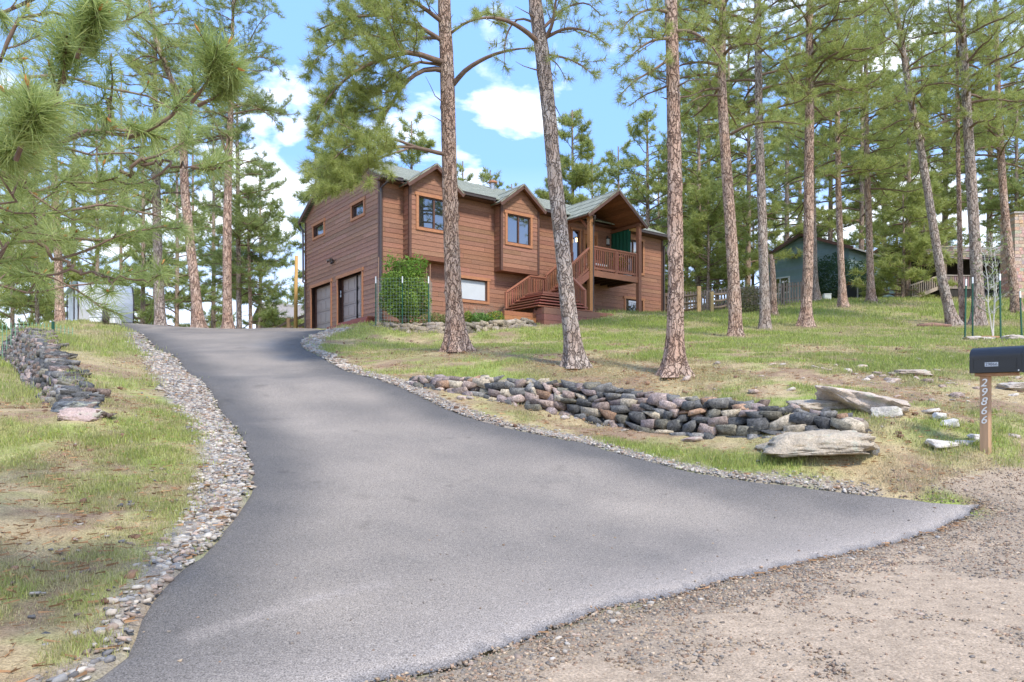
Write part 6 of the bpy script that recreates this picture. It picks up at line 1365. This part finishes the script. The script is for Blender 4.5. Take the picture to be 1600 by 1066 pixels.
# rail fence on the left skyline
M['greywood'] = attr('weathered_wood', .9, .3, 8, .002, 30, (1, 1, .3), spec=.1)
x0_, y0_, z0_ = atpx(398, 41); e = empty('rail_fence', (x0_, y0_, z0_), 0, 'dark sagging rail fence left of the garage at the end of the pavement', 'fence'); fpts = []
for px, D in ((345, 45), (398, 41), (451, 37.5), (484, 35)):
    q = atpx(px, D); q = (q[0]-x0_, q[1]-y0_, q[2]-z0_); fpts.append(q); MB().box(q[0]-.08, q[0]+.08, q[1]-.08, q[1]+.08, q[2]-.2, q[2]+.95, (.30, .2, .11)).build('post', M['greywood'], e)
mb = MB()
for a, b_ in zip(fpts[:-1], fpts[1:]):
    for h in (.35, .78): mb.bar((a[0], a[1]+.1, a[2]+h), (b_[0], b_[1]+.1, b_[2]+h), .05, .13, col=(.16, .12, .09))
mb.build('rail', M['greywood'], e)
# green netting at the far left
x, y, z = W(10, 560, 19.5); z = gz(x, y); e = empty('net_fence', (x, y, z), 0, 'sagging pale green garden netting at the left edge beyond the dark bank wall', 'fence'); mb = MB()
for t in np.linspace(0, 1, 26): mb.bar((-1.1+t*2.0, t*1.5, -.1), (-1.1+t*2.0, t*1.5, .95+.25*math.sin(t*2.4)), .012, .012)
for h in np.arange(.03, .98, .075): mb.tube([(-1.1+t*2.0, t*1.5, h*(.95+.25*math.sin(t*2.4))) for t in np.linspace(0, 1, 12)], .006, 3, cap=False)
mb.build('netting', plain('green_net', (.22, .42, .28), .6, .1), e)
MB().box(.5, .56, 1.14, 1.2, -.2, 1.25).build('post', M['tpost'], e)
# ================================================================== right side: fences, shelter
def picket(label, pts, h, col_, name='picket_fence', gap=.15, wd=.09, rails=(.3, .85), tipz=0):
    o_ = atpx(*pts[0]); e = empty(name, o_, 0, label, 'fence'); P_ = [np.array(atpx(*p)) for p in pts]; pk = MB(); rl = MB(); rr = random.Random(5)
    for a, b_ in zip(P_[:-1], P_[1:]):
        L_ = np.hypot(*(b_-a)[:2]); n = int(L_/gap); d = (b_-a)/L_
        for h_ in rails: rl.bar(a-o_+[0, .04, h*h_], b_-o_+[0, .04, h*h_], .04, .09, col=tuple(c*.9 for c in col_))
        for i in range(n):
            q = a+(b_-a)*i/n-np.array(o_); q[2] = gz(q[0]+o_[0], q[1]+o_[1])-o_[2]; k = rr.uniform(.75, 1.2); pk.bar(q+[0, 0, .04], q+[0, 0, h*rr.uniform(.97, 1.03)], wd, .02, up=tuple(np.cross(d, [0, 0, 1])), col=tuple(c*k for c in col_))
    po = []
    pk.build('pickets', M['greywood'], e); rl.build('rails', M['greywood'], e)
    for a in P_[::1]: MB().box(a[0]-o_[0]-.05, a[0]-o_[0]+.05, a[1]-o_[1]+.05, a[1]-o_[1]+.15, a[2]-o_[2]-.2, a[2]-o_[2]+h*.98, col_).build('post', M['greywood'], e)
picket('dark weathered picket fence behind the dark red trunk', [(1062, 40.5), (1105, 40.2), (1150, 40), (1200, 40), (1225, 40), (1256, 40)], 1.25, (.20, .165, .14))
picket('tall tan board fence in front of the brown gabled house', [(1368, 58), (1400, 57), (1432, 56)], 1.7, (.34, .25, .19), 'board_fence', .17, .155)
# split rail fence with gate posts
o_ = np.array(atpx(1070, 37)); e = empty('split_rail_fence', o_, 0, 'split rail fence with tan posts in front of the picket fence', 'fence'); P_ = [np.array(atpx(px, D)) for px, D in ((1040, 37.5), (1092, 36), (1112, 37), (1140, 41), (1180, 44))]
for a, hh, c in zip(P_, (1.2, 1.45, 1.15, 1.1, 1.1), ((.2, .14, .1), (.50, .33, .18), (.4, .3, .15), (.25, .18, .12), (.2, .15, .12))):
    q = a-o_; MB().box(q[0]-.09, q[0]+.09, q[1]-.09, q[1]+.09, q[2]-.2, q[2]+hh, c).build('post', M['greywood'], e)
mb = MB(); rr = random.Random(2)
for i in (0, 2, 3):
    a, b_ = P_[i]-o_, P_[i+1]-o_
    for h in (.3, .65, 1.0): mb.tube([tuple(a+[0, -.05, h+rr.uniform(-.04, .04)]), tuple((a+b_)/2+[0, -.05, h-.05]), tuple(b_+[0, -.05, h+rr.uniform(-.04, .04)])], [.05, .065, .05], 6, (.24, .18, .13))
mb.build('rails', M['greywood'], e)
# wire panel in the gap
mb = MB(); a, b_ = P_[1]-o_, P_[2]-o_
for t in np.linspace(.1, .9, 8): q = a+(b_-a)*t; mb.bar(tuple(q+[0, 0, .05]), tuple(q+[0, 0, 1.05]), .012, .012)
for h in np.arange(.1, 1.06, .12): mb.bar(tuple(a+[0, 0, h]), tuple(b_+[0, 0, h]), .012, .012)
mb.build('gate', M['darkmetal'], e)
def bush(label, px, D, r0, h, cols, seed, n=1500, size=.06, name='bush'):
    x, y, z = atpx(px, D); tag(leafball(0, 0, h*.5, r0, r0, h*.55, n, size, cols, seed, name, M['grass'], None, .4, loc=(x, y, z)), label, 'bush')
bush('scruffy olive bush between the dark red trunk and the grey brown pine', 1176, 35, 1.1, 1.3, [(.2, .17, .1), (.16, .17, .06), (.24, .2, .12)], 5, 2600)
bush('dark green conifer bush before the teal house wall', 1300, 50, 1.7, 3.4, [(.04, .085, .045), (.06, .11, .05)], 6, 6000, .09)
bush('dark green conifer bush right of the slim red brown pine', 1337, 52, 1.5, 3.0, [(.05, .09, .045), (.07, .12, .05)], 7, 5000, .09)
bush('bright orange shrub behind the dark planter boxes', 1332, 49, .8, 1.3, [(.62, .2, .05), (.5, .28, .1)], 8, 900, .07)
x, y, z = atpx(1340, 47); e = empty('planter', (x, y, z), .2, 'long dark planter boxes at the foot of the orange shrub', 'planter')
MB().box(-.9, .9, -.3, .3, 0, .95, (.03, .035, .035)).box(-.95, .95, -.34, .34, .9, .98, (.04, .045, .045)).build('box', M['paint'], e, bevel=.02); MB().box(-.3, -.22, -.36, -.31, -.05, 1.4, (.5, .48, .44)).build('stake', M['greywood'], e)
x, y, z = atpx(1292, 44); tag(MB().box(-.22, .22, -.15, .15, 0, .42).box(-.24, .24, -.17, .17, .42, .46).build('utility_box', M['white'], None, (x, y, z), bevel=.02), 'small white utility box by the wall of the teal house', 'box')
# shelter with shake roof
x, y, z = atpx(1520, 44); e = empty('shelter', (x, y, z), math.radians(6), 'open timber shelter with layered wood shake roof and deck', 'shelter'); rr = random.Random(8); zt = CZ+(HZ-386)*44/F-z; ze = CZ+(HZ-412)*44/F-z; zd = CZ+(HZ-455)*44/F-z
mb = MB()
for k in range(7):
    t = k/6; yk = -1.6+t*2.6; zk = ze+(zt-ze+.25)*t; xx = -3.6
    while xx < 3.8: w_ = rr.uniform(.18, .4); mb.hexa([(xx, yk, zk-.06), (xx+w_-.015, yk, zk-.06), (xx+w_-.015, yk+.6, zk+.06), (xx, yk+.6, zk+.06)], [(xx, yk, zk+rr.uniform(.0, .04)), (xx+w_-.015, yk, zk+rr.uniform(.0, .04)), (xx+w_-.015, yk+.6, zk+.13), (xx, yk+.6, zk+.13)], tuple(c*rr.uniform(.75, 1.2) for c in (.36, .31, .26))); xx += w_
mb.hexa([(-3.6, -1.58, ze-.1), (3.8, -1.58, ze-.1), (3.8, 1.5, zt+.1), (-3.6, 1.5, zt+.1)], [(-3.6, -1.58, ze-.05), (3.8, -1.58, ze-.05), (3.8, 1.5, zt+.16), (-3.6, 1.5, zt+.16)], (.12, .09, .07)); mb.build('roof', M['greywood'], e)
for xx in (-2.9, 0, 3.2):
    MB().box(xx-.08, xx+.08, -1.4, -1.24, -.2, ze-.1, (.2, .15, .11)).build('post', M['greywood'], e)
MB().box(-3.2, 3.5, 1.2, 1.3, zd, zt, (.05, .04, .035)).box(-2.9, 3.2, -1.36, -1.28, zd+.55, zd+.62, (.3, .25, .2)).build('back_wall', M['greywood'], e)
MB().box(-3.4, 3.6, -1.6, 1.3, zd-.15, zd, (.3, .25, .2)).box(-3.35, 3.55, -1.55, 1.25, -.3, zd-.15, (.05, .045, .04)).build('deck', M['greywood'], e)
mb = MB()
for xx in np.arange(-3.3, 3.5, .14): mb.box(xx, xx+.1, -1.58, -1.55, zd, zd+.62, tuple(c*rr.uniform(.8, 1.2) for c in (.26, .22, .19)))
mb.box(-3.4, 3.6, -1.62, -1.54, zd+.62, zd+.68, (.34, .3, .26)); mb.build('railing', M['greywood'], e)
mb = MB(); mb.bar((-3.4, -1.4, zd-.1), (-5.2, -1.4, zd-.8), .1, .2, col=(.4, .33, .26)); mb.bar((-3.4, -1.4, zd+.62), (-5.2, -1.4, zd+.02), .06, .08, col=(.4, .34, .28))
for k in range(13): t = k/13; mb.box(-3.4-1.8*t, -3.34-1.8*t, -1.42, -1.38, zd-.1-.7*t, zd+.6-.62*t, (.38, .31, .25))
for k in range(5): mb.box(-3.7-.36*k, -3.36-.36*k, -1.4, -.4, zd-.14-.16*k, zd-.1-.16*k, (.33, .27, .22))
mb.build('steps', M['greywood'], e)
# tan chimney block at the right edge
x, y, z = atpx(1594, 41); e = empty('stone_chimney', (x, y, z), 0, 'tall tan stone chimney block partly hidden by the right edge pine', 'chimney'); hh = CZ+(HZ-338)*41/F-z
mb = MB(); rr = random.Random(3)
zz_ = -.3
while zz_ < hh:
    xx = -.75
    while xx < .75: w_ = rr.uniform(.2, .42); mb.box(xx+.006, min(xx+w_, .75)-.006, -.6-rr.uniform(0, .03), .6, zz_+.006, zz_+.19, tuple(c*rr.uniform(.8, 1.15) for c in (.52, .38, .30))); xx += w_
    zz_ += .196
mb.box(-.72, .72, -.57, .57, -.3, hh-.05, (.3, .22, .18)); mb.build('stonework', M['stone'], e); MB().box(-.82, .82, -.68, .68, hh, hh+.1, (.4, .36, .33)).build('cap', M['stone'], e)
# a fallen log and bark under the leaning pine
x, y, z = atpx(1462, 27.2); o = MB().tube([(-.7, 0, .05), (-.1, .02, .09), (.6, 0, .06)], [.07, .1, .05], 9, (.25, .15, .11)).build('fallen_log', M['polewood'], None, (x, y, z), smooth_=True); tag(o, 'short rotten log lying left of the leaning pine foot', 'log')
# ================================================================== camera, light, sky
cam = bpy.data.cameras.new('camera'); co = bpy.data.objects.new('camera', cam); COL.objects.link(co)
co.location = (0, 0, CZ); co.rotation_euler = (math.pi/2, 0, 0); cam.sensor_width = 36; cam.lens = 36*F/1600; cam.shift_y = (HZ-533)/1600; cam.clip_end = 2000; cam.clip_start = .05
sc.camera = co
EL, AZ = 52, 148     # sun elevation, compass azimuth (from +Y clockwise)
sun = bpy.data.lights.new('sun', 'SUN'); sun.energy = 2.8; sun.angle = math.radians(9); sun.color = (1, .94, .84)
so = bpy.data.objects.new('sun', sun); COL.objects.link(so)
sd_ = Vector((math.sin(math.radians(AZ))*math.cos(math.radians(EL)), math.cos(math.radians(AZ))*math.cos(math.radians(EL)), math.sin(math.radians(EL))))
so.rotation_euler = sd_.to_track_quat('Z', 'Y').to_euler(); so.location = (0, 0, 30)
w = bpy.data.worlds.new('World'); sc.world = w; w.use_nodes = True; nt = w.node_tree; nt.nodes.clear()
sky = nd(nt, 'ShaderNodeTexSky', sky_type='NISHITA', sun_disc=False, sun_elevation=math.radians(EL), sun_rotation=math.radians(AZ), altitude=2300, air_density=1.0, dust_density=.6, ozone_density=1.6)
tc = nd(nt, 'ShaderNodeTexCoord'); sx = nd(nt, 'ShaderNodeSeparateXYZ', {0: tc.outputs['Generated']})
zz2 = nd(nt, 'ShaderNodeMath', {0: sx.outputs[2], 1: .0}, operation='MAXIMUM'); za = nd(nt, 'ShaderNodeMath', {0: zz2.outputs[0], 1: .22}, operation='ADD')
dv_ = nd(nt, 'ShaderNodeVectorMath', {0: tc.outputs['Generated'], 1: nd(nt, 'ShaderNodeCombineXYZ', {0: za.outputs[0], 1: za.outputs[0], 2: za.outputs[0]}).outputs[0]}, operation='DIVIDE')
mp = nd(nt, 'ShaderNodeMapping', {'Vector': dv_.outputs[0], 'Location': (CLX, CLY, 0), 'Scale': (1, 1, .0)})
n1_ = nd(nt, 'ShaderNodeTexNoise', {'Vector': mp.outputs[0], 'Scale': 2.3, 'Detail': 9, 'Roughness': .55, 'Distortion': .15})
f_ = ramp(nt, n1_.outputs[0], [(.52, (0, 0, 0)), (.60, (.75, .75, .75)), (.70, (1, 1, 1))])
n2_ = nd(nt, 'ShaderNodeTexNoise', {'Vector': mp.outputs[0], 'Scale': 5, 'Detail': 5})
cc = ramp(nt, n2_.outputs[0], [(.3, (7.2, 7.6, 8.4)), (.65, (10.5, 10.7, 11))])
hz = ramp(nt, sx.outputs[2], [(.0, (1, 1, 1)), (.16, (.35, .35, .35)), (.32, (0, 0, 0))])
sk = mixc(nt, .8, mixc(nt, 1.0, sky.outputs[0], (1.35, 1.35, 1.3), 'MULTIPLY'), (1.9, 3.7, 8.2))
c1_ = mixc(nt, f_, sk, cc)
c2_ = mixc(nt, hz, c1_, (9.2, 9.6, 10.2))
bg = nd(nt, 'ShaderNodeBackground', {'Color': c2_, 'Strength': .13}); ow = nd(nt, 'ShaderNodeOutputWorld'); nt.links.new(bg.outputs[0], ow.inputs[0])
sc.view_settings.view_transform = 'Standard'; sc.view_settings.look = 'None'; sc.view_settings.gamma = 1; sc.view_settings.exposure = .78
sc.cycles.max_bounces = 6; sc.cycles.diffuse_bounces = 3; sc.cycles.transmission_bounces = 3; sc.cycles.transparent_max_bounces = 4; sc.cycles.use_denoising = True
